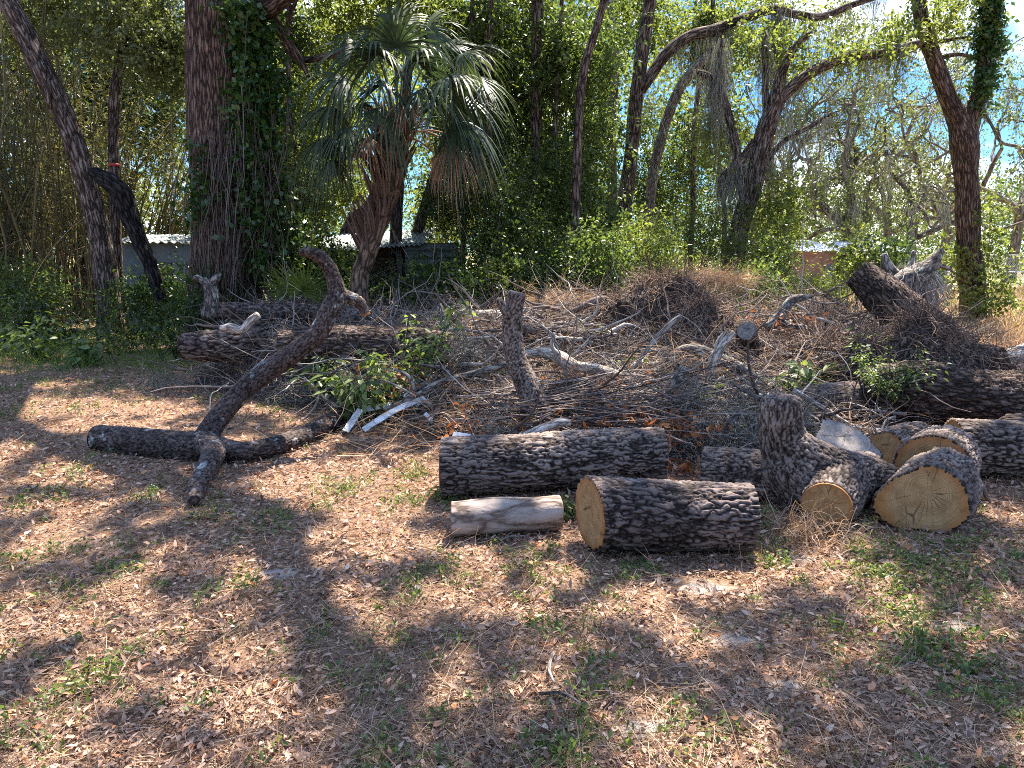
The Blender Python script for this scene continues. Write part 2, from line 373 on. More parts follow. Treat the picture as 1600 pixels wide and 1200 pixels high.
def sawnmat(name, core, rim, dark, rings=26, crack=(.06, .04, .02)):
    m, nt, b, o = newmat(name); l = nt.links.new
    at = N(nt, 'ShaderNodeAttribute', attribute_name='bco'); nz = N(nt, 'ShaderNodeTexNoise', Scale=1.6, Detail=3.0); l(at.outputs['Vector'], nz.inputs['Vector'])
    wp = N(nt, 'ShaderNodeVectorMath', operation='MULTIPLY_ADD'); l(nz.outputs['Color'], wp.inputs[0]); wp.inputs[1].default_value = (.22, .22, 0); 
    sh = N(nt, 'ShaderNodeVectorMath', operation='ADD'); l(at.outputs['Vector'], sh.inputs[0]); sh.inputs[1].default_value = (-.33, -.02, 0); l(sh.outputs[0], wp.inputs[2])
    sx = N(nt, 'ShaderNodeSeparateXYZ'); l(wp.outputs[0], sx.inputs[0])
    cx = N(nt, 'ShaderNodeCombineXYZ'); l(sx.outputs[0], cx.inputs[0]); l(sx.outputs[1], cx.inputs[1])
    le = N(nt, 'ShaderNodeVectorMath', operation='LENGTH'); l(cx.outputs[0], le.inputs[0])
    n1 = N(nt, 'ShaderNodeTexNoise', noise_dimensions='1D', Scale=float(rings), Detail=3.0, Roughness=.7); l(le.outputs['Value'], n1.inputs['W'])
    rr = ramp(nt, [(.3, tuple(x*.62 for x in core)), (.55, core), (.8, tuple(min(1, x*1.18) for x in core))]); l(n1.outputs['Fac'], rr.inputs['Fac'])
    # distance from the middle of the face itself: orange towards the bark
    s2 = N(nt, 'ShaderNodeSeparateXYZ'); l(at.outputs['Vector'], s2.inputs[0]); c2 = N(nt, 'ShaderNodeCombineXYZ'); l(s2.outputs[0], c2.inputs[0]); l(s2.outputs[1], c2.inputs[1])
    l2 = N(nt, 'ShaderNodeVectorMath', operation='LENGTH'); l(c2.outputs[0], l2.inputs[0])
    re = ramp(nt, [(.72, (0, 0, 0)), (.95, (1, 1, 1))]); l(l2.outputs['Value'], re.inputs['Fac'])
    c = mix(nt, re.outputs['Color'], rr.outputs['Color'], rim)
    # checks that run out from the heart
    an = N(nt, 'ShaderNodeMath', operation='ARCTAN2'); l(sx.outputs[1], an.inputs[0]); l(sx.outputs[0], an.inputs[1])
    k = N(nt, 'ShaderNodeCombineXYZ'); l(an.outputs[0], k.inputs[0]); m8 = N(nt, 'ShaderNodeMath', operation='MULTIPLY'); l(le.outputs['Value'], m8.inputs[0]); m8.inputs[1].default_value = .25; l(m8.outputs[0], k.inputs[1])
    s3 = N(nt, 'ShaderNodeSeparateXYZ'); l(at.outputs['Vector'], s3.inputs[0]); l(s3.outputs[2], k.inputs[2])
    vo = N(nt, 'ShaderNodeTexVoronoi', feature='DISTANCE_TO_EDGE', Scale=1.7); l(k.outputs[0], vo.inputs['Vector'])
    mu = N(nt, 'ShaderNodeMath', operation='MULTIPLY'); l(vo.outputs['Distance'], mu.inputs[0]); l(le.outputs['Value'], mu.inputs[1])
    nn = N(nt, 'ShaderNodeTexNoise', Scale=2.2); l(at.outputs['Vector'], nn.inputs['Vector'])
    th = N(nt, 'ShaderNodeMath', operation='MULTIPLY_ADD'); l(le.outputs['Value'], th.inputs[0]); th.inputs[1].default_value = -.012; 
    tn = N(nt, 'ShaderNodeMath', operation='MULTIPLY_ADD'); l(nn.outputs['Fac'], tn.inputs[0]); tn.inputs[1].default_value = -.05; tn.inputs[2].default_value = .0275; l(tn.outputs[0], th.inputs[2])
    su = N(nt, 'ShaderNodeMath', operation='SUBTRACT'); l(mu.outputs[0], su.inputs[0]); l(th.outputs[0], su.inputs[1])
    rc = ramp(nt, [(.0, (1, 1, 1)), (.012, (0, 0, 0))]); l(su.outputs[0], rc.inputs['Fac'])
    c = mix(nt, rc.outputs['Color'], c, crack)
    st = N(nt, 'ShaderNodeTexNoise', Scale=3.0, Detail=4.0); l(at.outputs['Vector'], st.inputs['Vector']); rs = ramp(nt, [(.35, dark), (.6, (1, 1, 1))]); l(st.outputs['Fac'], rs.inputs['Fac'])
    c = mix(nt, 1.0, c, rs.outputs['Color'], 'MULTIPLY')
    l(c, b.inputs['Base Color']); b.inputs['Roughness'].default_value = .75; b.inputs['Specular IOR Level'].default_value = .2
    return m
def plainmat(name, c1, c2, scale=8, rough=.7, metal=0.0, bump=.2):
    m, nt, b, o = newmat(name); l = nt.links.new
    tcn = N(nt, 'ShaderNodeTexCoord'); nz = N(nt, 'ShaderNodeTexNoise', Scale=float(scale), Detail=5.0, Roughness=.65); l(tcn.outputs['Object'], nz.inputs['Vector'])
    r = ramp(nt, [(.35, c1), (.65, c2)]); l(nz.outputs['Fac'], r.inputs['Fac']); l(r.outputs['Color'], b.inputs['Base Color'])
    b.inputs['Roughness'].default_value = rough; b.inputs['Metallic'].default_value = metal
    bu = N(nt, 'ShaderNodeBump', Strength=bump, Distance=.01); l(nz.outputs['Fac'], bu.inputs['Height']); l(bu.outputs[0], b.inputs['Normal'])
    return m

M = {}
M['bark_hero'] = barkmat('oak_bark', (.25, .20, .17), (.098, .072, .06), (.016, .011, .008), 30, .33, .0, (.40, .40, .38), True, .9, .010)
M['bark_dark'] = barkmat('dark_bark', (.165, .13, .115), (.06, .045, .04), (.011, .008, .007), 30, .33, .1, (.30, .30, .29), True, .9, .010)
M['bark_fork'] = barkmat('lichen_bark', (.135, .105, .095), (.062, .046, .04), (.012, .009, .008), 45, .4, .24, (.46, .46, .44), True, .7, .007)
M['bark_tree'] = barkmat('tree_bark', (.27, .21, .18), (.12, .085, .07), (.02, .014, .011), 20, .16, .15, (.36, .36, .32), False, .9, .03)
M['bark_oak'] = barkmat('red_brown_bark', (.25, .175, .14), (.125, .08, .063), (.022, .015, .011), 24, .13, .0, (.3, .3, .3), False, 1.0, .035)
M['bark_grey'] = barkmat('grey_bark', (.30, .27, .24), (.17, .145, .125), (.05, .04, .034), 22, .35, .5, (.40, .41, .37), False, .7, .02)
M['bark_far'] = barkmat('pale_oak_bark', (.24, .20, .17), (.155, .125, .105), (.06, .048, .04), 6, .2, .0, (.4, .4, .37), False, .5, .03)
M['bark_black'] = barkmat('charred_bark', (.06, .053, .05), (.02, .018, .017), (.004, .004, .004), 18, .25, .0, (.1, .1, .1), False, 1, .02)
M['bark_root'] = barkmat('root_bark', (.20, .15, .125), (.105, .075, .062), (.022, .016, .013), 24, .3, .0, (.3, .3, .3), False, 1, .03)
M['dead_wood'] = barkmat('weathered_wood', (.50, .45, .40), (.32, .28, .245), (.12, .10, .085), 30, .18, .3, (.46, .46, .44), False, .6, .01)
M['peeled'] = barkmat('peeled_wood', (.36, .30, .26), (.25, .20, .17), (.11, .08, .062), 9, .3, .0, (.3, .3, .3), False, .3, .01)
M['sawn'] = sawnmat('fresh_sawn_wood', (.40, .235, .105), (.34, .15, .05), (.76, .70, .64), 30, (.11, .065, .035))
M['sawn_orange'] = sawnmat('orange_sawn_wood', (.34, .19, .08), (.31, .12, .04), (.7, .65, .6), 26, (.12, .06, .03))
M['sawn_grey'] = sawnmat('weathered_sawn_wood', (.25, .215, .19), (.21, .175, .15), (.6, .56, .54), 18, (.03, .025, .02))
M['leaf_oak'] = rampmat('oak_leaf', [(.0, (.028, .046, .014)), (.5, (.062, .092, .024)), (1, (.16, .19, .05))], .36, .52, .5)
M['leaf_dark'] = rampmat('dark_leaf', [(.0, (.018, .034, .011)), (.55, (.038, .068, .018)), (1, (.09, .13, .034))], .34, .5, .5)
M['leaf_yellow'] = rampmat('yellow_green_leaf', [(.0, (.06, .085, .02)), (.5, (.115, .145, .036)), (1, (.23, .25, .07))], .42, .55, .4)
M['leaf_olive'] = rampmat('olive_leaf', [(.0, (.06, .075, .03)), (.5, (.11, .13, .05)), (1, (.20, .21, .085))], .5, .4, .4)
M['leaf_bamboo'] = rampmat('bamboo_leaf', [(.0, (.032, .036, .012)), (.5, (.068, .070, .022)), (1, (.18, .15, .052))], .5, .38, .4)
M['leaf_ivy'] = rampmat('ivy_leaf', [(.0, (.018, .045, .012)), (.6, (.04, .09, .02)), (1, (.085, .15, .03))], .3, .3, .5)
M['leaf_weed'] = rampmat('weed_leaf', [(.0, (.04, .065, .02)), (.5, (.09, .13, .036)), (1, (.20, .25, .075))], .45, .45, .4)
M['palm'] = rampmat('palm_frond', [(.0, (.022, .040, .020)), (.6, (.045, .070, .034)), (1, (.10, .125, .06))], .5, .22, .35)
M['palm_dead'] = rampmat('dead_palm_frond', [(.0, (.13, .075, .045)), (.6, (.27, .17, .11)), (1, (.42, .30, .20))], .7, .3, .2, (1, .8, .6))
M['boot'] = barkmat('palm_boots', (.24, .16, .115), (.13, .085, .06), (.03, .02, .015), 12, .3, .0, (.3, .3, .3), False, .8, .02)
M['litter'] = rampmat('fallen_leaf', [(.0, (.105, .058, .044)), (.25, (.195, .12, .088)), (.55, (.315, .207, .152)), (.78, (.425, .295, .215)), (.90, (.46, .19, .08)), (1, (.57, .44, .34))], .75, .12, .2, (1, .8, .6))
M['straw'] = rampmat('dry_grass', [(.0, (.15, .09, .058)), (.5, (.32, .21, .135)), (1, (.56, .42, .29))], .7, .25, .2, (1, .85, .6))
M['moss_hang'] = rampmat('hanging_spanish_moss', [(.0, (.18, .18, .15)), (.6, (.36, .355, .305)), (1, (.56, .55, .48))], .9, .35, .1, (1, 1, .9))
M['twig'] = rampmat('twig', [(.0, (.045, .032, .027)), (.5, (.12, .09, .078)), (.85, (.23, .19, .17)), (1, (.42, .38, .34))], .85, 0, .15)
M['twig_grey'] = rampmat('grey_twig', [(.0, (.15, .13, .12)), (.6, (.30, .28, .26)), (1, (.50, .48, .45))], .85, 0, .15)
M['moss'] = rampmat('spanish_moss', [(.0, (.11, .105, .09)), (.6, (.21, .205, .175)), (1, (.36, .345, .30))], .9, .25, .1, (1, 1, .9))
M['root'] = rampmat('rootlet', [(.0, (.06, .037, .027)), (.5, (.15, .095, .07)), (1, (.32, .23, .175))], .85, 0, .15)
M['culm'] = rampmat('bamboo_culm', [(.0, (.045, .038, .018)), (.55, (.11, .088, .038)), (1, (.26, .21, .11))], .45, 0, .4)
M['rust_leaf'] = rampmat('rust_leaf', [(.0, (.16, .06, .025)), (.6, (.33, .13, .05)), (1, (.48, .22, .09))], .6, .25, .3, (1, .7, .4))
M['grass'] = rampmat('green_grass', [(.0, (.05, .09, .02)), (.5, (.10, .16, .035)), (1, (.22, .27, .07))], .5, .4, .3)
M['white_paint'] = plainmat('white_paint', (.34, .33, .31), (.72, .73, .73), 14, .5)
M['metal'] = plainmat('galvanised_metal', (.34, .37, .38), (.58, .61, .62), 3, .42, .55, .1)
M['metal_dull'] = plainmat('dull_metal', (.10, .12, .115), (.20, .225, .215), 3, .65, .3, .1)
M['white_roof'] = plainmat('white_roof_metal', (.66, .66, .64), (.80, .80, .78), 2, .45)
M['red_wall'] = plainmat('red_brown_wall', (.26, .11, .075), (.36, .17, .12), 3, .8)
M['grey_wall'] = plainmat('grey_wall', (.13, .155, .155), (.20, .225, .22), 2, .7)
M['dark_board'] = plainmat('dark_boards', (.06, .05, .04), (.13, .10, .08), 3, .8)
M['wire'] = plainmat('fence_wire', (.42, .44, .45), (.58, .60, .61), 5, .45, .5)
M['screen'] = plainmat('green_screen', (.05, .13, .10), (.08, .18, .14), 6, .7)
M['red'] = plainmat('red_tape', (.50, .04, .03), (.62, .07, .05), 9, .5)
M['stone'] = plainmat('pale_stone', (.30, .30, .29), (.50, .49, .47), 5, .9)

# ---------------------------------------------------------------- ground
def gz(x, y):
    x = np.asarray(x, float); y = np.asarray(y, float); q = np.stack([x, y, 0*x], -1).reshape(-1, 3)
    return ((fbm(q*.9, 3, 3)-.5)*.07*np.clip((q[:, 1]+2)/5, .2, 1)).reshape(x.shape)
def groundmat():
    m, nt, b, o = newmat('leaf_strewn_earth'); l = nt.links.new
    tcn = N(nt, 'ShaderNodeTexCoord')
    n1 = N(nt, 'ShaderNodeTexNoise', Scale=55.0, Detail=6.0, Roughness=.75); l(tcn.outputs['Object'], n1.inputs['Vector'])
    r1 = ramp(nt, [(.3, (.065, .042, .03)), (.5, (.18, .11, .072)), (.7, (.35, .23, .15))]); l(n1.outputs['Fac'], r1.inputs['Fac'])
    n2 = N(nt, 'ShaderNodeTexNoise', Scale=.9, Detail=4.0, Roughness=.6); l(tcn.outputs['Object'], n2.inputs['Vector'])
    rs = ramp(nt, [(.66, (0, 0, 0)), (.71, (1, 1, 1))]); l(n2.outputs['Fac'], rs.inputs['Fac'])
    n3 = N(nt, 'ShaderNodeTexNoise', Scale=300.0, Detail=2.0); l(tcn.outputs['Object'], n3.inputs['Vector'])
    rsand = ramp(nt, [(.3, (.20, .17, .145)), (.7, (.40, .36, .32))]); l(n3.outputs['Fac'], rsand.inputs['Fac'])
    sa = N(nt, 'ShaderNodeAttribute', attribute_name='sand'); n5 = N(nt, 'ShaderNodeTexNoise', Scale=14.0, Detail=5.0, Roughness=.7); l(tcn.outputs['Object'], n5.inputs['Vector'])
    sm = N(nt, 'ShaderNodeMath', operation='MULTIPLY_ADD'); l(n5.outputs['Fac'], sm.inputs[0]); sm.inputs[1].default_value = 1.6; l(sa.outputs['Fac'], sm.inputs[2])
    rs = ramp(nt, [(.0, (0, 0, 0)), (1, (1, 1, 1))]); rs.color_ramp.elements[0].position = .55; s6 = N(nt, 'ShaderNodeMath', operation='MULTIPLY'); l(sm.outputs[0], s6.inputs[0]); l(sa.outputs['Fac'], s6.inputs[1]); l(s6.outputs[0], rs.inputs['Fac'])
    c = mix(nt, rs.outputs['Color'], r1.outputs['Color'], rsand.outputs['Color'])
    sp = N(nt, 'ShaderNodeSeparateXYZ'); l(tcn.outputs['Object'], sp.inputs[0])
    far = N(nt, 'ShaderNodeMapRange'); far.inputs['From Min'].default_value = 13; far.inputs['From Max'].default_value = 19; l(sp.outputs['Y'], far.inputs['Value'])
    n4 = N(nt, 'ShaderNodeTexNoise', Scale=.5, Detail=6.0, Roughness=.7); l(tcn.outputs['Object'], n4.inputs['Vector'])
    rf = ramp(nt, [(.35, (.12, .13, .05)), (.5, (.30, .24, .13)), (.65, (.42, .34, .20))]); l(n4.outputs['Fac'], rf.inputs['Fac'])
    c = mix(nt, far.outputs[0], c, rf.outputs['Color'])
    l(c, b.inputs['Base Color']); b.inputs['Roughness'].default_value = .95; b.inputs['Specular IOR Level'].default_value = .1
    bu = N(nt, 'ShaderNodeBump', Strength=.7, Distance=.02); l(n1.outputs['Fac'], bu.inputs['Height']); l(bu.outputs[0], b.inputs['Normal'])
    return m
xs = np.concatenate([[-600, -200, -80, -40, -25], np.arange(-16, 16.1, .12), [25, 40, 80, 200, 600]])
ys = np.concatenate([[-60, -20, -8], np.arange(-3, 16, .12), np.arange(16, 40, 1.5), [45, 60, 90, 150, 300, 700]])
gx, gy = np.meshgrid(xs, ys); V = np.stack([gx, gy, gz(gx, gy)], 2).reshape(-1, 3)
nx = len(xs); i, j = np.meshgrid(np.arange(len(ys)-1), np.arange(nx-1), indexing='ij'); a = (i*nx+j).ravel()
SAND = [(1010, 1135, 70, 26), (1215, 1075, 46, 18), (1492, 975, 42, 16), (1095, 912, 60, 12), (1570, 1165, 60, 20), (440, 905, 40, 12), (1140, 1000, 50, 10), (760, 1010, 30, 8), (1250, 875, 40, 8)]
def sand(p):
    d = p[:, 1]*CP+CAMH*SP; px = 800+FPX*p[:, 0]/np.maximum(d, .3); py = 600-FPX*(p[:, 1]*SP-CAMH*CP)/np.maximum(d, .3); r = np.zeros(len(p))
    for u, v, c, e in SAND: r = np.maximum(r, np.where(d > .5, 1.35-((px-u)/c)**2-((py-v)/e)**2, 0))
    return np.clip(r, 0, 1)
kind(build('ground', V, [np.stack([a, a+1, a+nx+1, a+nx], 1)], groundmat(), None, {'sand': sand(V)}, loc=(0, 0, 0)), 'structure')

# ---------------------------------------------------------------- sawn logs
def log(spec, label, mat='bark_hero', Y=None, cutA=None, cutB=None, faceA=None, faceB=None, step=.006, lump=.05, seed=0, amp=.017,
        shape=None, world=None, name='log', cat='log', group='sawn logs on the pile', seg=None, bp=(34, .2)):
    pts, rad = world if world else limb(spec, Y)
    rm = max(rad); sg = seg or int(min(300, max(24, 2*math.pi*rm/step)))
    t = tube(pts, rad, sg, step, lump, seed, cutA, cutB, True, shape, (bp[0], bp[1], amp))
    o = build(name, t['V'], t['F'], M[mat], None, {'bco': t['B']+seed*3.1, 'h': t['h']})
    tag(o, label, cat, group)
    if faceA: cap('cut_end', t['A'], nrm(cutA) if cutA is not None else t['tA'], M[faceA], o, seed=seed)
    if faceB: cap('cut_end', t['Bq'], nrm(cutB) if cutB is not None else t['tB'], M[faceB], o, seed=seed+.5)
    return o
def onlog(pxA, pyA, pxB, pyB, rA, rB=None):
    """a log lying on the ground: axis through two pixels at the height of its own radius (metres)"""
    rB = rB or rA; return [Z(pxA, pyA, rA), Z((pxA+pxB)/2, (pyA+pyB)/2, (rA+rB)/2), Z(pxB, pyB, rB)], [rA, (rA+rB)/2, rB]

w = onlog(922, 803, 1172, 808, .198, .183)
log(None, 'nearest dark log with a pale upright cut face at its left end', 'bark_dark', world=w, cutA=(-.95, -.31, 0), faceA='sawn', seed=1, lump=.09, bp=(29, .2))
w = onlog(690, 730, 1034, 711, .20, .198)
log(None, 'longest bark covered log, lying across behind the peeled log', 'bark_hero', world=w, cutA=(-1, -.02, 0), cutB=(1, .02, 0), faceA='sawn_orange', faceB='sawn', seed=2, lump=.08, bp=(30, .16))
w = onlog(706, 811, 874, 800, .105, .098)
log(None, 'small pale peeled log without bark, on the ground before the longest log', 'peeled', world=w, cutA=(-1, -.05, 0), faceA='sawn_orange', faceB='sawn', seed=3, lump=.12, amp=.002)
# strip of bark still left along the top of the peeled log
# the big sawn log at the right and the round behind it
c0 = Z(1443, 783, .19); ax = nrm(np.array([.62, .78, 0.0])); sh5 = lambda th: 1.05-.12*np.cos(th*2+.35)+.07*np.cos(3*th-.4)+.025*np.cos(7*th)
log(None, 'largest sawn log with broad pale ringed face towards the camera, right of the forked log', 'bark_hero', world=([c0, c0+ax*.28, c0+ax*.56], [.207, .207, .202]),
    cutA=(-.34, -.93, .10), faceA='sawn', seed=4, lump=.06, shape=sh5, bp=(33, .26))
c1 = c0+ax*.62+np.array([-.05, .03, .03])
log(None, 'second round just behind the largest sawn log, showing an orange crescent of cut face', 'bark_hero', world=([c1, c1+ax*.2, c1+ax*.42], [.235, .235, .225]),
    cutA=(-.5, -.86, .05), faceA='sawn_orange', seed=5, lump=.05)
w = onlog(1488, 697, 1700, 706, .21, .205)
log(None, 'thick bark log running out of the right edge behind the largest sawn log', 'bark_hero', world=w, faceA='sawn', seed=6, lump=.07, bp=(27, .28))
c2 = P(1384, 700, 5.4)
log(None, 'log with tilted oval orange cut face, between the grey round and the largest log', 'bark_hero', world=([c2, c2+np.array([.2, .16, .0]), c2+np.array([.45, .36, -.02])], [.132, .14, .14]),
    cutA=(-.72, -.66, .12), faceA='sawn', seed=7, lump=.05)
c3 = P(1322, 690, 5.0); n3 = nrm(np.array([.12, -.42, .9]))
heart = lambda th: 1+.07*np.cos(2*th)+.06*np.cos(3*th+1)+.05*np.cos(5*th)
log(None, 'weathered grey cut round with heart shaped face turned up, resting on the forked log', 'bark_dark', world=([c3-n3*.26, c3-n3*.12, c3], [.215, .225, .23]),
    faceB='sawn_grey', seed=8, lump=.06, shape=heart)
log([(1245, 632, 27, 7.1), (1310, 628, 31, 7.0), (1372, 622, 30, 7.2)], 'grey fine barked log in shade behind the heart shaped round', 'bark_dark', seed=9, amp=.008, step=.012, faceA='sawn_grey', bp=(45, .5))
log([(1345, 612, 36, 7.0), (1420, 612, 46, 6.9), (1520, 618, 44, 6.8), (1660, 622, 42, 6.8)], 'thick reddish brown trunk overgrown with roots, at the right behind the sawn logs', 'bark_root', seed=10, amp=.03, step=.014, lump=.16, name='fallen_trunk', cat='fallen trunk', group='fallen trunks')
log([(1570, 664, 13, 6.3), (1592, 660, 15, 6.2), (1680, 668, 15, 6.3)], 'small log with orange end at the right edge, tucked under the red brown trunk', 'bark_dark', seed=11, step=.012, faceA='sawn_orange')
log([(1343, 428, 24, 9.3), (1390, 470, 33, 9.0), (1440, 515, 39, 8.8), (1500, 560, 42, 8.5)], 'leaning dead trunk with square cut top, furry with dry vines, before the forked tree', 'bark_root', seed=12, amp=.02, step=.014, lump=.1, faceA='sawn_grey', name='fallen_trunk', cat='fallen trunk', group='fallen trunks')
log([(1167, 517, 16, 8.3), (1169, 542, 18, 8.75), (1172, 575, 20, 9.2)], 'short upright stump with round grey cut top in the middle of the pile', 'bark_dark', seed=13, amp=.008, step=.014, faceA='sawn_grey', name='stump', cat='stump', group=None)
log([(760, 612, 13, 6.9), (790, 606, 14, 7.2), (830, 600, 14, 7.6)], 'small log with round orange cut end, at the foot of the upright forked stub', 'bark_dark', seed=14, amp=.006, step=.01, faceA='sawn_orange')
log([(286, 541, 21, 8.6), (325, 541, 26, 8.6), (365, 538, 26, 8.7), (412, 522, 22, 8.9)], 'rounded dark log with cracked bark raised off the ground, left end of the pile', 'bark_dark', seed=15, amp=.022, step=.01, lump=.12, group='fallen trunks', bp=(18, .3))
log([(318, 484, 13, 10), (400, 487, 14, 10), (480, 488, 14, 10), (600, 500, 13, 10)], 'long grey trunk lying along the back of the pile behind the lichened fork', 'bark_dark', seed=16, amp=.01, step=.015, name='fallen_trunk', cat='fallen trunk', group='fallen trunks')
log([(440, 540, 26, 8.1), (540, 540, 32, 8.1), (640, 544, 33, 8.0), (705, 548, 28, 7.9)], 'thickest fallen trunk in the shade at the back, behind the leafy weeds', 'bark_root', seed=17, amp=.02, step=.014, name='fallen_trunk', cat='fallen trunk', group='fallen trunks')
log([(655, 497, 11, 10.6), (720, 496, 12, 10.6), (795, 495, 11, 10.7)], 'pale trunk lying in sun behind the upright forked stub', 'dead_wood', seed=18, amp=.004, step=.02, name='fallen_trunk', cat='fallen trunk', group='fallen trunks')
log([(818, 516, 13, 9), (880, 525, 16, 9), (955, 543, 15, 8.8)], 'dark furrowed trunk lying in the pile below the earthy root mass', 'bark_dark', seed=19, amp=.012, step=.014, name='fallen_trunk', cat='fallen trunk', group='fallen trunks')
log([(1545, 585, 15, 8), (1585, 562, 20, 8), (1660, 545, 22, 8.2)], 'weathered log with a pale split plate, above the red brown trunk at the right edge', 'dead_wood', seed=20, amp=.03, step=.014, lump=.2)
log([(1062, 470, 15, 10), (1082, 478, 17, 9.8), (1110, 500, 20, 9.6), (1140, 520, 20, 9.4)], 'dark hollow ended log coming out of the right side of the earthy root mass', 'bark_root', seed=21, amp=.012, step=.014, faceA='sawn_grey')

# forked log with its upright stub
def jt(spec, seg=40, step=.02, **k):
    p, r = limb(spec); return tube(p, r, seg, step, .06, **k)
A_ = jt([(1098, 736, 38, 4.85), (1160, 741, 40, 4.75), (1225, 750, 44, 4.6), (1280, 756, 46, 4.5)], seed=1)
B_ = jt([(1221, 616, 12, 4.52), (1221, 622, 30, 4.52), (1220, 642, 34, 4.5), (1220, 665, 34, 4.5), (1227, 698, 38, 4.5), (1243, 733, 51, 4.48), (1272, 762, 58, 4.45)], seed=2)
C_ = jt([(1293, 790, 41, 4.12), (1305, 772, 44, 4.28), (1322, 752, 44, 4.5), (1350, 738, 36, 4.8)], seed=3)
E_ = jt([(1221, 672, 26, 4.5), (1240, 702, 36, 4.48), (1272, 728, 42, 4.47), (1310, 742, 42, 4.5), (1345, 746, 32, 4.55)], seed=14)
D_ = jt([(1262, 748, 50, 4.45), (1305, 742, 42, 4.5), (1345, 743, 33, 4.55), (1372, 745, 27, 4.58), (1396, 747, 20, 4.6)], seed=4)
X, F, B, h = fuse([A_, B_, C_, D_, E_], .009, (36, .22, .015), 3)
o = tag(build('log', X, F, M['bark_hero'], None, {'bco': B+9.3, 'h': h}), 'forked log with upright stub and round pale cut face, behind the dry grass tuft', 'log', 'sawn logs on the pile')
cap('cut_end', C_['A'], C_['tA'], M['sawn'], o, out=.012, k=.93, seed=4.2)

# fallen lichened fork at the left
a1 = jt([(150, 684, 21, 5.88), (190, 688, 23, 5.85), (240, 694, 25, 5.75), (300, 698, 24, 5.66), (335, 692, 23, 5.7)], 24, seed=5)
a2 = jt([(318, 690, 20, 5.65), (334, 706, 18, 5.4), (322, 730, 15, 5.02), (309, 755, 13, 4.74), (303, 783, 11, 4.48)], 24, seed=6)
a3 = jt([(312, 698, 18.9, 5.65), (340, 655, 17.2, 5.8), (372, 618, 16.3, 5.9), (410, 585, 17.2, 6.0), (455, 555, 16.3, 6.05), (495, 522, 15.5, 6.1), (515, 485, 15.5, 6.15), (526, 460, 14.6, 6.2), (519, 428, 12.0, 6.2), (503, 404, 11.2, 6.15), (484, 394, 9.5, 6.1), (468, 395, 6.0, 6.0)], 24, seed=7)
a4 = jt([(522, 462, 15, 6.2), (545, 465, 11, 6.25), (563, 474, 9, 6.3), (572, 492, 7, 6.3)], 20, seed=8)
a5 = jt([(330, 700, 20, 5.7), (380, 705, 15, 5.55), (430, 696, 15, 5.75), (480, 678, 15, 6.15), (530, 652, 16, 6.8), (568, 630, 15, 7.2)], 24, seed=9)
X, F, B, h = fuse([a1, a2, a3, a4, a5], .011, (45, .4, .012), 5)
o = tag(build('branch', X, F, M['bark_fork'], None, {'bco': B+4.1, 'h': h}), 'big dark fallen fork with white lichen and a hooked upper arm, on the leaf litter', 'branch', 'large fallen branches')
cap('broken_end', a4['Bq'], a4['tB'], M['sawn_orange'], o, out=.006, k=1.0, seed=2.2)
cap('cut_end', a1['A'], a1['tA'], M['bark_black'], o, out=.008, k=.9, seed=2.7)

# upright stub standing in the pile
b1 = jt([(842, 642, 21, 5.95), (822, 598, 19, 6.0), (806, 560, 17, 6.05), (800, 515, 16, 6.1), (803, 480, 15, 6.1), (808, 458, 15, 6.1)], 28, seed=10)
b2 = jt([(802, 510, 10, 6.1), (790, 487, 8, 6.05), (778, 466, 6, 6.05)], 18, seed=11)
X, F, B, h = fuse([b1, b2], .011, (48, .45, .007), 6)
o = tag(build('branch', X, F, M['bark_hero'], None, {'bco': B+7.7, 'h': h}), 'upright forked grey stub standing in the middle of the pile', 'branch', 'large fallen branches')
cap('cut_end', b1['Bq'], b1['tB'], M['sawn_grey'], o, out=.01, k=.9, seed=3.3)

# single branches one can follow
def branch(spec, label, mat='bark_grey', Y=None, subs=(), group='dead branches on the pile', seg=9, step=.03, seed=0, name='branch'):
    a = Acc()
    for q in (spec,)+tuple(subs):
        p, r = limb(q, Y); t = tube(p, r, seg, step, .15, seed=seed+len(a.V)); a.add(t['V'], t['F'], bco=t['B']+seed*1.7, h=t['h'])
    return tag(a.build(name, M[mat]), label, 'branch', group)
branch([(822, 553, 7, 7.6), (850, 551, 9, 7.5), (875, 558, 10, 7.3), (900, 572, 9, 7.1), (935, 578, 9, 6.95), (965, 588, 8, 6.8), (1000, 610, 8, 6.6)], 'long pale wavy branch right of the upright forked stub', 'dead_wood', 7.2, [[(872, 556, 5), (862, 540, 3), (866, 520, 2)]], seed=1)
branch([(1046, 563, 9), (1068, 550, 11), (1092, 549, 11), (1120, 560, 10), (1150, 573, 10), (1178, 588, 8), (1205, 609, 6)], 'thick arched grey branch below the short stump', 'bark_grey', 7.6, [[(1150, 573, 6), (1165, 585, 4), (1150, 600, 3)]], seed=2)
branch([(1104, 603, 5), (1113, 572, 8), (1126, 542, 8), (1147, 519, 4)], 'upright grey stick with split top, crossing the arched branch', 'dead_wood', 7.2, [[(1118, 560, 5), (1122, 535, 4), (1136, 515, 2)]], seed=3)
branch([(962, 614, 3), (1000, 562, 3), (1022, 532, 4), (1050, 505, 5), (1064, 494, 4)], 'straight pale stick slanting up towards the root mass', 'dead_wood', 7.0, [], seed=4)
branch([(1040, 618, 10), (1055, 596, 10), (1070, 573, 8)], 'short blue grey branch coated with lichen beside the moss heap', 'bark_grey', 6.5, [], seed=5)
branch([(672, 604, 5), (710, 592, 6), (745, 583, 6), (790, 570, 5), (825, 556, 4)], 'long grey branch reaching left from the upright forked stub', 'bark_grey', 6.9, [[(710, 592, 4), (690, 575, 3), (655, 570, 2)]], seed=6)
branch([(802, 691, 9), (826, 680, 8), (850, 669, 8), (873, 661, 8), (892, 660, 5)], 'short pale broken branch lying on top of the longest log', 'dead_wood', 5.15, [], seed=7)
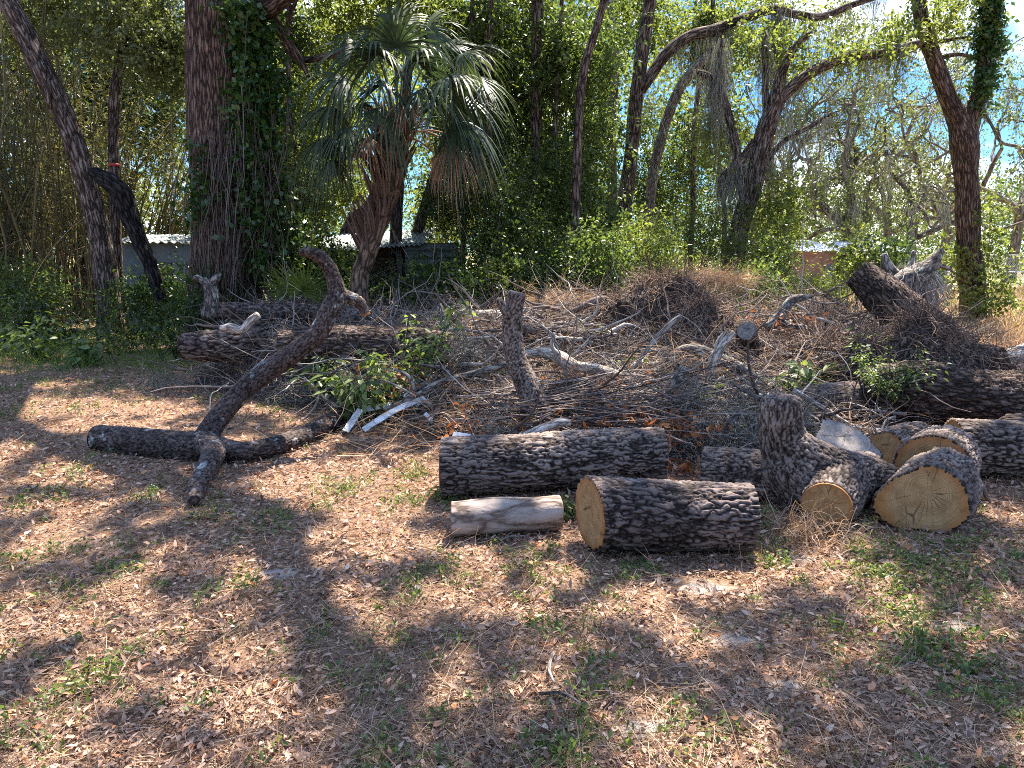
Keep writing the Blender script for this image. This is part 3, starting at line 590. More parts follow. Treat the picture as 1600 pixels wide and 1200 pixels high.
branch([(700, 545, 3), (694, 520, 6), (690, 495, 7), (686, 475, 4)], 'upright mossy grey branch stub left of the upright fork', 'bark_grey', 8.2, [[(697, 535, 6), (715, 555, 6), (724, 575, 5)]], seed=8)
branch([(318, 436, 5), (328, 450, 10), (330, 470, 11), (326, 495, 12)], 'broken upright snag with torn top at the left back of the pile', 'bark_grey', 9.9, [[(326, 448, 7), (338, 436, 6), (345, 428, 3)], [(322, 442, 5), (308, 434, 5), (302, 438, 3)]], seed=9)
branch([(345, 514, 5), (362, 512, 7), (378, 516, 7), (392, 502, 7), (404, 492, 6)], 'pale barkless forked branch lying on the raised dark log', 'dead_wood', 8.3, [[(380, 514, 6), (376, 522, 4)]], seed=10)
branch([(1196, 512, 8), (1214, 500, 9), (1228, 480, 8), (1240, 468, 7), (1268, 463, 4)], 'dark crooked branch rising right of the short stump', 'bark_grey', 8.9, [[(1214, 502, 6), (1240, 510, 5), (1275, 512, 3)]], seed=11)
branch([(870, 497, 4), (905, 482, 5), (930, 470, 6), (948, 466, 4)], 'dark curved branch leading up to the left side of the root mass', 'bark_dark', 10, [], seed=12)
branch([(905, 588, 4), (890, 570, 4), (872, 545, 4), (862, 520, 2)], 'thin dark forked branch behind the pale wavy branch', 'bark_grey', 7.4, [[(885, 562, 3), (905, 548, 3), (925, 525, 2)]], seed=13)
branch([(600, 640, 3), (650, 618, 4), (690, 596, 4), (730, 588, 3)], 'thin grey branch over the white painted strips', 'bark_grey', 6.6, [[(650, 618, 3), (640, 590, 3), (615, 575, 2)]], seed=14)
branch([(1090, 700, 5), (1118, 686, 6), (1140, 662, 6), (1158, 640, 4)], 'mossy grey branch bent over the moss heap left of the forked log', 'bark_grey', 5.7, [[(1118, 686, 4), (1096, 660, 4), (1076, 655, 3)]], seed=15)
branch([(475, 590, 2), (500, 615, 3), (520, 630, 3), (560, 650, 2)], 'thin bare twiggy branch drooping beside the lichened fork', 'dead_wood', 6.9, [[(500, 615, 2), (490, 640, 2), (470, 660, 1.5)], [(520, 630, 2), (515, 655, 1.5)], [(500, 615, 2), (540, 590, 1.5)]], seed=16)
branch([(1240, 610, 4), (1290, 640, 4), (1340, 668, 3), (1420, 672, 3)], 'thin trailing pale branch over the grey fine barked log', 'dead_wood', 6.2, [], seed=17)
branch([(1460, 700, 3), (1500, 728, 4), (1530, 752, 4), (1545, 785, 3)], 'dark dead vine stem lying over the bark of the largest sawn log', 'bark_dark', 4.55, [], seed=18)
branch([(1330, 740, 5), (1352, 716, 5), (1356, 730, 4)], 'short dark splintered piece wedged beneath the heart shaped round', 'bark_dark', 5.0, [], seed=19)
def gstick(a, b, r, label, mat='dead_wood', seed=0, mid=None):
    p0, p1 = Z(*a, .012), Z(*b, .012); m_ = Z(*mid, .02) if mid else (p0+p1)/2+rng.normal(size=3)*.015
    t = tube([p0, m_, p1], [r, r, r*.6], 7, .02, .2, seed=seed)
    return tag(build('branch', t['V'], t['F'], M[mat], None, {'bco': t['B'], 'h': t['h']}), label, 'branch', 'loose sticks on the ground')
gstick((842, 1084), (920, 1108), .006, 'grey stick lying alone on the open litter in the foreground', 'bark_grey', 1)
gstick((862, 1022), (866, 1066), .007, 'crooked pale stick pointing at the camera on the open litter', 'dead_wood', 2, (858, 1046))
gstick((1400, 1030), (1590, 1068), .006, 'long thin pale stick in the shaded grass at lower right', 'dead_wood', 3)
gstick((782, 843), (822, 838), .008, 'short pale stick on the ground before the peeled log', 'dead_wood', 4)
gstick((1440, 842), (1500, 862), .012, 'dark red brown bark sliver on the ground before the largest sawn log', 'bark_root', 5)

# uprooted tangle behind the leaning trunk
a = Acc(); Y0 = 9.8
for k, q in enumerate([[(1380, 452, 16), (1410, 440, 20), (1440, 428, 17), (1462, 405, 10), (1472, 388, 4)], [(1400, 440, 14), (1388, 420, 10), (1382, 396, 5)],
          [(1436, 430, 12), (1442, 455, 8), (1446, 490, 5), (1442, 520, 4)], [(1420, 440, 9), (1424, 470, 6), (1415, 500, 4)], [(1445, 425, 9), (1456, 450, 7), (1460, 490, 6), (1462, 530, 6)],
          [(1395, 448, 7), (1380, 470, 5), (1368, 505, 4)], [(1410, 430, 7), (1425, 410, 5), (1428, 392, 3)], [(1448, 420, 7), (1470, 415, 4), (1490, 425, 2)]]):
    p, r = limb(q, Y0+.1*k); t = tube(p, r, 12, .04, .3, seed=30+k); a.add(t['V'], t['F'], bco=t['B']+k, h=t['h'])
o = tag(a.build('root_tangle', M['bark_grey']), 'grey twisted uprooted root tangle standing behind the leaning dead trunk', 'roots')
c = P(1420, 440, 9.9); s = ell(c, (.42, .3, .3), 420); V, F, rn = strands(s, nrm((s-c)+np.array([0, 0, -.5])), .25+.4*rng.random(420), .006, .002, 4, 3, .35, .15); build('rootlets', V, F, M['twig_grey'], o, {'rnd': rn})
# earthy root mass
def mound(name, c, r, mat, label, cat, seed, hair, hl, hm):
    u, v = np.meshgrid(np.linspace(0, 2*math.pi, 90, endpoint=False), np.linspace(0, .52*math.pi, 40))
    D = np.stack([np.cos(u)*np.sin(v), np.sin(u)*np.sin(v), np.cos(v)], 2).reshape(-1, 3)
    k = .72+.55*fbm(D*2.2+seed, 4, seed); k2 = 1+.14*(fbm(D*9+seed, 3, seed+2)-.5)
    V = np.asarray(c)+D*np.asarray(r)*(k*k2)[:, None]
    i = np.arange(39)[:, None]*90; j = np.arange(90)[None]; j2 = (j+1) % 90
    o = tag(build(name, V, [np.stack([i+j, i+90+j, i+90+j2, i+j2], 2).reshape(-1, 4)], M[mat], None, {'bco': V, 'h': np.ones(len(V))}), label, cat)
    if hair:
        q = rng.integers(0, len(V), hair); d = nrm(D[q]*.12+rdir(hair)+np.array([0, 0, -.35]))
        X, F, rn = strands(V[q], d, hl*(.4+rng.random(hair)), .005, .0015, 4, 3, .35, .12); build('rootlets', X, F, M[hm], o, {'rnd': rn})
    return o
c = P(1020, 560, 9.8); c[2] = .1; mound('root_mass', c, (1.05, .75, 1.2), 'bark_root', 'red brown mound of earthy uprooted roots at the back of the pile', 'roots', 3, 2600, .4, 'root')
c = P(1100, 560, 9.3); c[2] = .05; mound('root_mass', c, (.75, .6, .85), 'bark_root', 'lower right shoulder of the earthy root mound, beside the short stump', 'roots', 5, 1500, .4, 'root')
c = P(890, 625, 6.7); c[2] = .02; mound('brush_hump', c, (.5, .4, .42), 'bark_root', 'low hump matted with dry needles right of the upright forked stub', 'brush heap', 11, 900, .3, 'straw')
c = P(1275, 590, 8.4); c[2] = .02; mound('brush_hump', c, (.8, .5, .62), 'bark_root', 'dark tangle of roots between the short stump and the leaning trunk', 'brush heap', 12, 1300, .4, 'root')
c = P(600, 560, 8.9); c[2] = .02; mound('brush_hump', c, (1.0, .5, .62), 'bark_root', 'grey brown brush hump behind the tall leafy weed', 'brush heap', 13, 1300, .4, 'twig')
c = P(1440, 600, 7.6); c[2] = .05; mound('root_mass', c, (.95, .6, .85), 'bark_root', 'heap of vine covered roots under the leaning dead trunk', 'roots', 8, 2200, .45, 'root')

# ---------------------------------------------------------------- brush: what lies between
def ph(x, y):
    xl = np.interp(y, [5, 6, 7, 8, 9, 12], [.1, -.7, -1.6, -3.0, -4.1, -4.8]); xr = np.interp(y, [5, 6, 7, 9, 12], [2.2, 3.6, 4.4, 5.6, 6.2])
    e = sst(0, .9, x-xl)*sst(0, .9, xr-x)*sst(5.0, 6.2, y)*sst(13, 11.2, y)
    q = np.stack([x, y, 0*x], -1).reshape(-1, 3)
    nn = (.55+.9*fbm(q*1.1, 3, 21)).reshape(x.shape)
    e = e*(1-.8*np.exp(-((x-3.1)/.65)**2-((y-6.5)/.8)**2))*(1-.55*np.exp(-((x-.15)/.5)**2-((y-5.9)/.5)**2))
    return e*(.13+.104*(y-5.2))*nn
gx, gy = np.meshgrid(np.arange(-5, 6.6, .06), np.arange(4.9, 13.1, .06)); hz = ph(gx, gy)
q = np.stack([gx, gy, 0*gx], 2).reshape(-1, 3); hz = hz+((fbm(q*5, 3, 5)-.5)*.12).reshape(hz.shape)*(hz > .02)
V = np.stack([gx, gy, hz-.05], 2).reshape(-1, 3); nx = gx.shape[1]; i, j = np.meshgrid(np.arange(gx.shape[0]-1), np.arange(nx-1), indexing='ij'); a = (i*nx+j).ravel()
kind(tag(build('brush_pile', V, [np.stack([a, a+1, a+nx+1, a+nx], 1)], M['bark_root'], None, {'bco': V*1.0, 'h': np.ones(len(V))}), 'low heap of earth and rotting brush the logs and branches lie on', 'brush'), 'stuff')
def scat(n, x0, x1, y0, y1, f=ph, pw=1.0):
    x = x0+(x1-x0)*rng.random(n*4); y = y0+(y1-y0)*rng.random(n*4)**pw; z = f(x, y); k = np.where(z > .04)[0][:n]
    return np.stack([x[k], y[k], z[k]], 1)
a = Acc()
s = scat(9000, -5, 6.4, 5, 12.6); m = len(s); d = rdir(m)*np.array([1, 1, .38]); s[:, 2] += rng.random(m)*.1-.04
V, F, rn = strands(s, d, .2+.55*rng.random(m)**2, .0035+.007*rng.random(m)**3, .0012, 4, 3, .22, .05); a.add(V, F, rnd=rn)
s = scat(1300, -4.4, 6.4, 5.3, 12.4); m = len(s); d = rdir(m)*np.array([1, 1, .9]); d[:, 2] = np.abs(d[:, 2]); s[:, 2] += rng.random(m)*.1
V, F, rn = strands(s, d, .3+.6*rng.random(m), .005, .0015, 5, 3, .25, .05); a.add(V, F, rnd=rn)
m = 850; s = scat(m, -4.4, 6.2, 5.6, 12.2); m = len(s); d = rdir(m)*np.array([1, 1, .26]); s[:, 2] += .0+rng.random(m)*.12
V, F, rn = strands(s, d, .4+.9*rng.random(m), .009+.022*rng.random(m)**2.5, .004, 8, 6, .2, .0); a.add(V, F, rnd=.35+.65*rn)
# long stems lying along the front, over the big log
m = 190; s = np.stack([.1+1.3*rng.random(m)-.5, 5.55+1.0*rng.random(m), 0*np.zeros(m)], 1); s[:, 2] = .22+.25*rng.random(m); d = np.array([[1, .12, 0]])+rng.normal(size=(m, 3))*np.array([.1, .4, .16])
V, F, rn = strands(s, d, .8+.9*rng.random(m), .006, .002, 5, 3, .12, .02, rng.random(m)*.9); a.add(V, F, rnd=rn)
kind(tag(a.build('twigs', M['twig']), 'tangle of dry brown twigs filling the pile', 'twigs'), 'stuff')
a = Acc(); s = scat(8000, -4.6, 6, 5.2, 12.4); m = len(s); s[:, 2] += rng.random(m)*.1
V, F, rn = strands(s, rdir(m)*np.array([1, 1, .5]), .15+.35*rng.random(m), .0022, .0008, 3, 2, .3, .1); a.add(V, F, rnd=rn)
# fallen palm fronds in front left of the long log
for (px, py, Yb, n) in ((640, 690, 5.9, 120), (700, 640, 6.3, 90), (590, 660, 6.6, 80), (760, 640, 6.3, 120), (1060, 560, 7.4, 200), (860, 610, 6.9, 300), (1115, 436, 12.2, 1500), (880, 470, 11, 700), (700, 520, 9.5, 400)):
    c = P(px, py, Yb); s = c+rng.normal(size=(n, 3))*np.array([.3, .3, .06]); d = rdir(n)*np.array([1, .8, .45])
    V, F, rn = strands(s, d, .2+.4*rng.random(n), .003, .001, 4, 2, .16, .12); a.add(V, F, rnd=rn*.8+.15)
kind(tag(a.build('dry_fronds', M['straw']), 'dry tan grass and shredded palm leaf lying through the pile', 'dry grass'), 'stuff')
a = Acc()
for (px, py, Yb, n, sx, sz) in ((1120, 640, 6.0, 420, .28, .10), (1080, 700, 5.6, 380, .2, .12), (1160, 690, 5.6, 300, .16, .08), (1050, 610, 6.6, 300, .25, .1), (725, 560, 7.6, 300, .12, .15), (700, 530, 8.1, 260, .1, .16), (770, 690, 5.1, 120, .03, .12), (480, 610, 7.6, 260, .2, .1), (255, 605, 8.6, 300, .16, .08), (620, 600, 7.2, 300, .25, .1), (1230, 660, 5.8, 260, .15, .1)):
    c = P(px, py, Yb); s = c+rng.normal(size=(n, 3))*np.array([sx, sx, sz]); 
    V, F, rn = strands(s, rdir(n, -.3), .10+.25*rng.random(n), .0036, .0014, 5, 3, .5, .12); a.add(V, F, rnd=rn)
kind(tag(a.build('moss_heaps', M['moss']), 'grey tangles of fallen spanish moss caught in the pile', 'moss'), 'stuff')
a = Acc()
for (px, py, Yb, n, sx) in ((1060, 668, 5.6, 160, .16), (1072, 735, 5.2, 60, .07), (1010, 600, 6.8, 90, .2), (900, 595, 6.9, 90, .2), (760, 660, 6.0, 90, .25), (1230, 500, 8.9, 60, .2), (640, 590, 7.0, 80, .3), (980, 640, 5.9, 120, .3)):
    c = P(px, py, Yb); pos = c+rng.normal(size=(n, 3))*np.array([sx, sx, .06]); V, F, rn = leaves(pos, rdir(n, -.2), rdir(n, .3), .05+.05*rng.random(n), .02+.015*rng.random(n), True); a.add(V, F, rnd=rn)
kind(tag(a.build('rusty_leaves', M['rust_leaf']), 'rust coloured dead oak leaves caught among the logs', 'dead leaves'), 'stuff')

# white painted strips of old trim
def plank(p, q, wd, th, label, roll=.3, bend=0):
    p, q = np.array(p), np.array(q); d = nrm(q-p); u = nrm(np.cross(np.array([.1*math.sin(roll*9), -.75, .66]), d)); v = np.cross(d, u); V = []
    n = 8
    for i in range(n):
        f = i/(n-1); c = p+(q-p)*f+v*bend*math.sin(math.pi*f); w2 = wd*(.5-.04*math.sin(i*2.3))
        for s1, s2 in ((-1, -1), (1, -1), (1, 1), (-1, 1)): V.append(c+u*w2*s1+v*th*.5*s2)
    F = [[0, 3, 2, 1], [4*n-4, 4*n-3, 4*n-2, 4*n-1]]+[[4*i+k, 4*i+(k+1) % 4, 4*i+4+(k+1) % 4, 4*i+4+k] for i in range(n-1) for k in range(4)]
    return tag(build('board', np.array(V), [np.array(F)], M['white_paint'], None, smooth=False), label, 'board', 'white painted strips of wood')
plank(P(540, 674, 6.35), P(563, 640, 6.6), .06, .012, 'short white painted strip standing on edge at the end of the lichened fork', .9)
plank(P(563, 641, 6.7), P(612, 632, 6.8), .055, .012, 'white painted strip lying level beside the broken fork end', .5)
plank(P(568, 672, 6.3), P(664, 622, 6.7), .055, .012, 'longest white painted strip slanting up towards the brush', .7, .05)
plank(P(632, 616, 6.9), P(655, 634, 6.8), .055, .012, 'small white painted strip crossing the end of the longest one', .8)
plank(P(563, 598, 7.0), P(570, 618, 6.95), .055, .012, 'little upright white painted strip above the broken fork end', 1.2)
plank(P(664, 646, 6.4), P(674, 656, 6.35), .035, .01, 'tiny white painted chip lying right of the other strips', .6)
plank(P(708, 679, 5.05), P(735, 683, 5.0), .045, .01, 'white painted chip resting on the left end of the longest log', .2)

# ---------------------------------------------------------------- what covers the ground
def wedge(n, y0, y1, pw=1.6, spread=.80):
    y = y0+(y1-y0)*rng.random(n)**pw; x = (rng.random(n)*2-1)*y*spread
    return np.stack([x, y, gz(x, y)], 1)
a = Acc(); s = wedge(150000, 1.7, 12.5, 1.5); s = s[rng.random(len(s)) < (.25+1.5*(fbm(s*np.array([2.2, 2.2, 0]), 3, 41)-.15))*(1-.72*sand(s))]; n = len(s); s[:, 2] += .004+.022*rng.random(n)**2
d = rdir(n)*np.array([1, 1, .4]); up = np.stack([rng.normal(size=n)*.6, rng.normal(size=n)*.6, np.ones(n)], 1)
L = (.018+.042*rng.random(n)**1.7)*np.clip(.74+.11*(s[:, 1]-1.7), .74, 1.15); V, F, rn = leaves(s, d, up, L, L*(.26+.2*rng.random(n)), True); a.add(V, F, rnd=rn)
kind(tag(a.build('leaf_litter', M['litter']), 'brown and orange fallen oak leaves covering the open ground', 'fallen leaves'), 'stuff')
a = Acc(); s = wedge(95000, 1.7, 13, 1.5); s = s[rng.random(len(s)) < (.2+1.5*(fbm(s*np.array([1.7, 1.7, 0]), 3, 47)-.1))*(1-.55*sand(s))]; n = len(s); s[:, 2] += .004+.012*rng.random(n); d = rdir(n)*np.array([1, 1, .14])
V, F, rn = strands(s, d, .06+.16*rng.random(n), .0012, .0007, 3, 2, .18, .02); a.add(V, F, rnd=rn)
n = 900; s = wedge(n, 1.8, 9, 1.4); s[:, 2] += .012; V, F, rn = strands(s, rdir(n)*np.array([1, 1, .1]), .15+.3*rng.random(n), .0028, .001, 4, 3, .15, .0); a.add(V, F, rnd=rn*.6)
kind(tag(a.build('dry_needles', M['straw']), 'dry grass stems and needles strewn over the litter', 'dry stems'), 'stuff')
# low green weeds in patches
a = Acc()
pat = [(160, 900, 1.0), (430, 820, .8), (830, 890, .8), (870, 975, .9), (540, 1030, .7), (640, 930, .5), (620, 1180, 1.4), (320, 810, .5), (60, 880, .6), (700, 890, .6), (930, 1050, .6), (365, 930, .5), (150, 1060, .7), (60, 1130, .6),
       (1420, 880, 1.3), (1480, 910, 1.4), (1530, 950, 1.2), (1390, 900, .9), (1350, 870, .7), (1560, 1090, 1.2), (1500, 1060, .9), (1390, 970, .8), (1210, 880, .6), (1580, 870, 1), (1330, 1010, .6), (900, 1170, .8), (880, 1190, .6), (1080, 1150, .7), (1450, 1010, .8),
       (80, 780, .8), (110, 740, .6), (230, 780, .5), (440, 700, .6), (440, 640, .6), (520, 770, .6), (560, 760, .5), (640, 790, .8), (650, 740, .6), (100, 620, 1.0), (180, 600, 1.2), (250, 590, 1.0), (60, 600, 1.0), (150, 640, .6), (20, 650, .6), (330, 620, .6), (700, 780, .5), (1000, 880, .6), (1190, 850, .6)]
pts = []
for (px, py, k) in pat:
    c = Z(px, py); m = int(20*k); q = c+rng.normal(size=(m, 3))*np.array([.12*k, .2*k, 0])*max(1, c[1]/4); pts.append(q)
q = wedge(300, 1.9, 12, 1.3); pts.append(q); pts = np.concatenate(pts); pts[:, 2] = gz(pts[:, 0], pts[:, 1])
per = 13; s = np.repeat(pts, per, 0)+rng.normal(size=(len(pts)*per, 3))*np.array([.028, .028, 0]); n = len(s)
s[:, 2] += .005+.05*rng.random(n)**1.5; V, F, rn = leaves(s, rdir(n, .5), rdir(n, .8), .014+.022*rng.random(n), .007+.009*rng.random(n), True); a.add(V, F, rnd=rn)
s = np.repeat(pts, 3, 0)+rng.normal(size=(len(pts)*3, 3))*np.array([.03, .03, 0]); n = len(s); V, F, rn = strands(s, rdir(n, 1.2), .04+.08*rng.random(n), .0016, .0006, 3, 2, .25, .1); a.add(V, F, rnd=rn)
kind(tag(a.build('ground_weeds', M['leaf_weed']), 'small green weeds sprouting through the leaf litter', 'weeds'), 'stuff')
# dim low growth at the left under the bamboo, and lit dry grass of the field behind on the right
a = Acc(); n = 5200; y = 9.6+5.5*rng.random(n)**.8; x = -y*.72+(y*.72-3.4)*rng.random(n); s = np.stack([x, y, gz(x, y)], 1)
V, F, rn = strands(s, rdir(n, 1.3), .12+.3*rng.random(n), .004, .001, 4, 2, .25, .18); a.add(V, F, rnd=rn)
kind(tag(a.build('undergrowth_grass', M['grass']), 'dim green grass under the bamboo at the left', 'grass'), 'stuff')
a = Acc(); n = 26000; y = 11.5+22*rng.random(n)**1.5; x = y*.18+(y*.66)*rng.random(n); s = np.stack([x, y, gz(x, y)*0], 1)
V, F, rn = strands(s, rdir(n, 1.1), (.18+.35*rng.random(n)), .004+y*.0003, .001, 4, 2, .25, .2); a.add(V, F, rnd=rn)
kind(tag(a.build('field_grass', M['straw']), 'tall dry straw coloured grass of the sunny field behind the pile', 'dry grass'), 'stuff')
a = Acc(); n = 5200; y = 13+20*rng.random(n); x = y*.3+(y*.5)*rng.random(n); s = np.stack([x, y, 0*x], 1)
V, F, rn = strands(s, rdir(n, 1.1), (.15+.25*rng.random(n)), .006, .001, 4, 2, .25, .2); a.add(V, F, rnd=rn)
kind(tag(a.build('field_weeds', M['grass']), 'green grass growing among the dry grass of the field', 'grass'), 'stuff')

def tuft(px, py, n, h, label, mat='straw', sp=.08, lean=.6, r=.003):
    c = Z(px, py); s = c+rng.normal(size=(n, 3))*np.array([sp, sp*.6, 0]); V, F, rn = strands(s, rdir(n, 1.0)*np.array([1, 1, 1]), h*(.4+.6*rng.random(n)), r, .0008, 6, 2, .28, .3)
    return tag(build('grass_tuft', V, F, M[mat], None, {'rnd': rn}), label, 'grass tuft')
tuft(1272, 838, 420, .36, 'dry straw tuft standing before the round cut face of the forked log', sp=.13)
def weed(px, py, Y, h, w, n, label, mat='leaf_weed', L=.09, name='leafy_plant', cat='plant', group='leafy plants growing through the pile', stems=7, big=True, base=None):
    c = P(px, py, Y) if Y else Z(px, py); 
    if base is not None: c[2] = base
    o = empty(name, c, label, cat, group)
    s = c+rng.normal(size=(stems, 3))*np.array([w*.12, w*.12, 0]); d = rdir(stems, 1.6); d[:, 0] += rng.normal(size=stems)*.25*w/h
    X, F, rn = strands(s, d, h*(.55+.5*rng.random(stems)), .006, .002, 6, 4, .14, .02); build('stem', X, F, M['leaf_dark'], o, {'rnd': rn})
    Q = X.reshape(stems, 7, 4, 3).mean(2); k = rng.integers(0, stems, n); t = np.clip(rng.random(n)**.7*6, 0, 5.99); i = t.astype(int); f = (t-i)[:, None]
    pos = Q[k, i]*(1-f)+Q[k, i+1]*f; d = rdir(n)*np.array([1, 1, .45]); pos = pos+d*(w*.30*rng.random(n))[:, None]; d[:, 2] -= .35
    V, F, rn = leaves(pos, d, rdir(n, 1.4), L*(.6+.7*rng.random(n)), L*.42*(.7+.6*rng.random(n)), big); build('foliage', V, F, M[mat], o, {'rnd': rn})
    return o
weed(632, 545, 7.35, 1.2, .5, 520, 'tall leafy weed left of the upright forked stub', L=.085, base=.1, stems=10)
weed(580, 590, 6.9, .6, .55, 300, 'leafy green weed behind the hooked arm of the lichened fork', L=.12, base=.1)
weed(690, 560, 8.3, .5, .4, 120, 'low leafy weed under the mossy branch stub', L=.10, base=.2)
weed(1245, 600, 7.4, .4, .4, 150, 'bright broad leaved weed between the forked log and the short stump', L=.13, base=.15)
weed(1300, 590, 7.6, .42, .4, 160, 'bright broad leaved weed left of the hanging fern spray', L=.13, base=.15)
weed(1392, 590, 6.7, .62, .45, 700, 'fine leaved green spray over the red brown trunk', L=.045, base=.28, stems=14)
weed(1188, 820, None, .17, .22, 170, 'small green weed between the nearest log and the forked log', L=.04, stems=6)
weed(882, 808, None, .16, .2, 150, 'small green weed between the peeled log and the nearest log', L=.045, stems=6)
weed(700, 780, None, .14, .2, 110, 'small green weed at the left end of the longest log', L=.045, stems=6)
weed(1128, 480, 10.2, 1.05, .6, 130, 'plant with big drooping dark leaves behind the earthy root mass', 'leaf_dark', L=.2, base=.1, stems=4)
weed(1050, 450, 10.6, 1.25, .55, 420, 'bushy green sapling on top of the earthy root mass', 'leaf_oak', L=.1, base=.1)
weed(1108, 600, 6.4, .22, .14, 60, 'tiny yellow green sprout on the moss heap', 'leaf_yellow', L=.05, base=.3, stems=3)
weed(790, 548, 7.6, .25, .3, 70, 'low bright weed at the foot of the upright stub', 'leaf_yellow', L=.1, base=.28, stems=4)
weed(980, 555, 7.9, .3, .4, 90, 'low green weed under the slanting pale stick', 'leaf_weed', L=.1, base=.3, stems=4)
weed(505, 560, 7.6, .5, .5, 200, 'green leafy sprigs hanging on the hooked arm of the lichened fork', L=.1, base=.2)
weed(1230, 440, 11.0, .7, .6, 200, 'light leafy weed at the back of the pile under the red walled shed', 'leaf_weed', L=.1, base=.3)
weed(1340, 545, 8.4, .5, .5, 180, 'small green weed in front of the leaning dead trunk', 'leaf_weed', L=.09, base=.35)
weed(930, 500, 9.2, .35, .4, 90, 'thin green sprout left of the earthy root mass', 'leaf_weed', L=.09, base=.45, stems=4)
weed(60, 600, 11.0, .75, .9, 380, 'pale leaved weed clump at the left edge of the litter', L=.13, base=0, group='weeds under the bamboo', stems=10)
weed(125, 590, 10.6, .55, .6, 240, 'broad leaved weed in front of the leaning trunk', L=.14, base=0, group='weeds under the bamboo', stems=8)
weed(0, 560, 11.6, 1.15, .9, 700, 'tall ferny weed at the extreme left edge', 'leaf_weed', L=.07, base=0, group='weeds under the bamboo', stems=12)
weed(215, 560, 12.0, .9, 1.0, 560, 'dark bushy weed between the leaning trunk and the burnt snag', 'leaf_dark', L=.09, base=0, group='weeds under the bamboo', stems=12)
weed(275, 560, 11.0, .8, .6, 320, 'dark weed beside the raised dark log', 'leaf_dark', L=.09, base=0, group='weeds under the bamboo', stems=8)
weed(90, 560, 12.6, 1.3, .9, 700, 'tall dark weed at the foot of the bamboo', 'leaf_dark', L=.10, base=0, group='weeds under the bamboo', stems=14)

# ---------------------------------------------------------------- trees
def foliage(cr, mat, name, parent, L=.095, Wd=.05, twigs=6, per=11, tl=.42, spread=.11, droop=.3):
    """crown from ellipsoids given as (px, py, Y, rx_px, ry_px, depth_m, clumps)"""
    cs = []
    for (px, py, Y, rx, ry, dz, k) in cr:
        c = P(px, py, Y); s = mpp(c); cs.append(ell(c, (rx*s, dz, ry*s), k))
    V, F, rn = sprays(np.concatenate(cs), spread, twigs, per, tl, L, Wd, droop)
    return build(name, V, F, M[mat], parent, {'rnd': rn})
def trunkpart(limbs, mat, parent, seg=14, step=.12, lump=.12, name='trunk', seed=0):
    a = Acc()
    for k, (pts, rad) in enumerate(limbs): t = tube(pts, rad, seg, step, lump, seed=seed+k); a.add(t['V'], t['F'], bco=t['B']+k*2.3, h=t['h'])
    return a.build(name, M[mat], parent)
def grow(p, d, ln, r, lv, wob=.35, up=.08, tips=None, out_=None, split=(2, 3), ang=.7, shrink=.68, rmin=.012):
    """a limb that wanders and forks"""
    n = 5; pts = [np.array(p)]; d = nrm(np.array(d)); rad = [r]
    for i in range(n):
        d = nrm(d+rng.normal(size=3)*wob*.5+np.array([0, 0, up])); pts.append(pts[-1]+d*ln/n); rad.append(max(rmin*.6, r*(1-.42*(i+1)/n)))
    out_.append((pts, rad))
    if lv == 0 or rad[-1] < rmin: tips.append(pts[-1]); tips.append(pts[-2]); tips.append(pts[-3]); return
    for k in range(random.randint(*split)):
        ax = rdir(1)[0]; dd = nrm(d+ax*ang*(.6+.8*rng.random())); i = random.choice([3, 4, 5, 5]); grow(pts[i], dd, ln*shrink*(.75+.5*rng.random()), rad[i]*.78, lv-1, wob, up, tips, out_, split, ang, shrink, rmin)
def moss(points, parent, ln=.8, per=14, sp=.08, r=.004, name='moss'):
    points = np.asarray(points); s = np.repeat(points, per, 0)+rng.normal(size=(len(points)*per, 3))*np.array([sp, sp, sp*.6]); n = len(s)
    d = rdir(n)*.35+np.array([0, 0, -1]); k = np.repeat(.35+rng.random(len(points))**1.5, per)
    V, F, rn = strands(s, d, ln*k*(.4+.8*rng.random(n)), r, r*.3, 6, 3, .16, .25); return kind(build(name, V, F, M['moss_hang'], parent, {'rnd': rn}), 'stuff')
def alongpts(limbs, n, lo=.2):
    o = []
    for _ in range(n):
        p, r = random.choice(limbs); i = random.randrange(len(p)-1); f = random.random(); o.append(np.array(p[i])*(1-f)+np.array(p[i+1])*f)
    return np.array(o)
def tree(base, label, limbs, mat='bark_tree', crown=(), leaf='leaf_oak', group='trees of the wood', cat='tree', name='tree', seed=0, tips=None, mossn=0, mossl=.8, mossr=.004, cl=None, seg=14, extra=None):
    o = empty(name, base, label, cat, group)
    trunkpart(limbs, mat, o, seg, seed=seed)
    kw = cl or {}
    if crown: foliage(crown, leaf, 'crown', o, **kw)
    if tips is not None and len(tips):
        V, F, rn = sprays(tips, kw.get('spread', .25), kw.get('twigs', 6), kw.get('per', 10), kw.get('tl', .5), kw.get('L', .08), kw.get('Wd', .04), .2); build('crown' if not crown else 'upper_crown', V, F, M[leaf], o, {'rnd': rn})
    if mossn: moss(alongpts(limbs[1:] or limbs, mossn), o, mossl, r=mossr)
    return o
def down(p, z=-.1):                       # continue a trunk to the ground
    q = np.array(p); q[2] = z; return q
def trunk(spec, Y=None, foot=1.25):
    pts, rad = limb(spec, Y); b = down(pts[0]); pts = [b]+pts; rad = [rad[0]*foot]+rad; return pts, rad

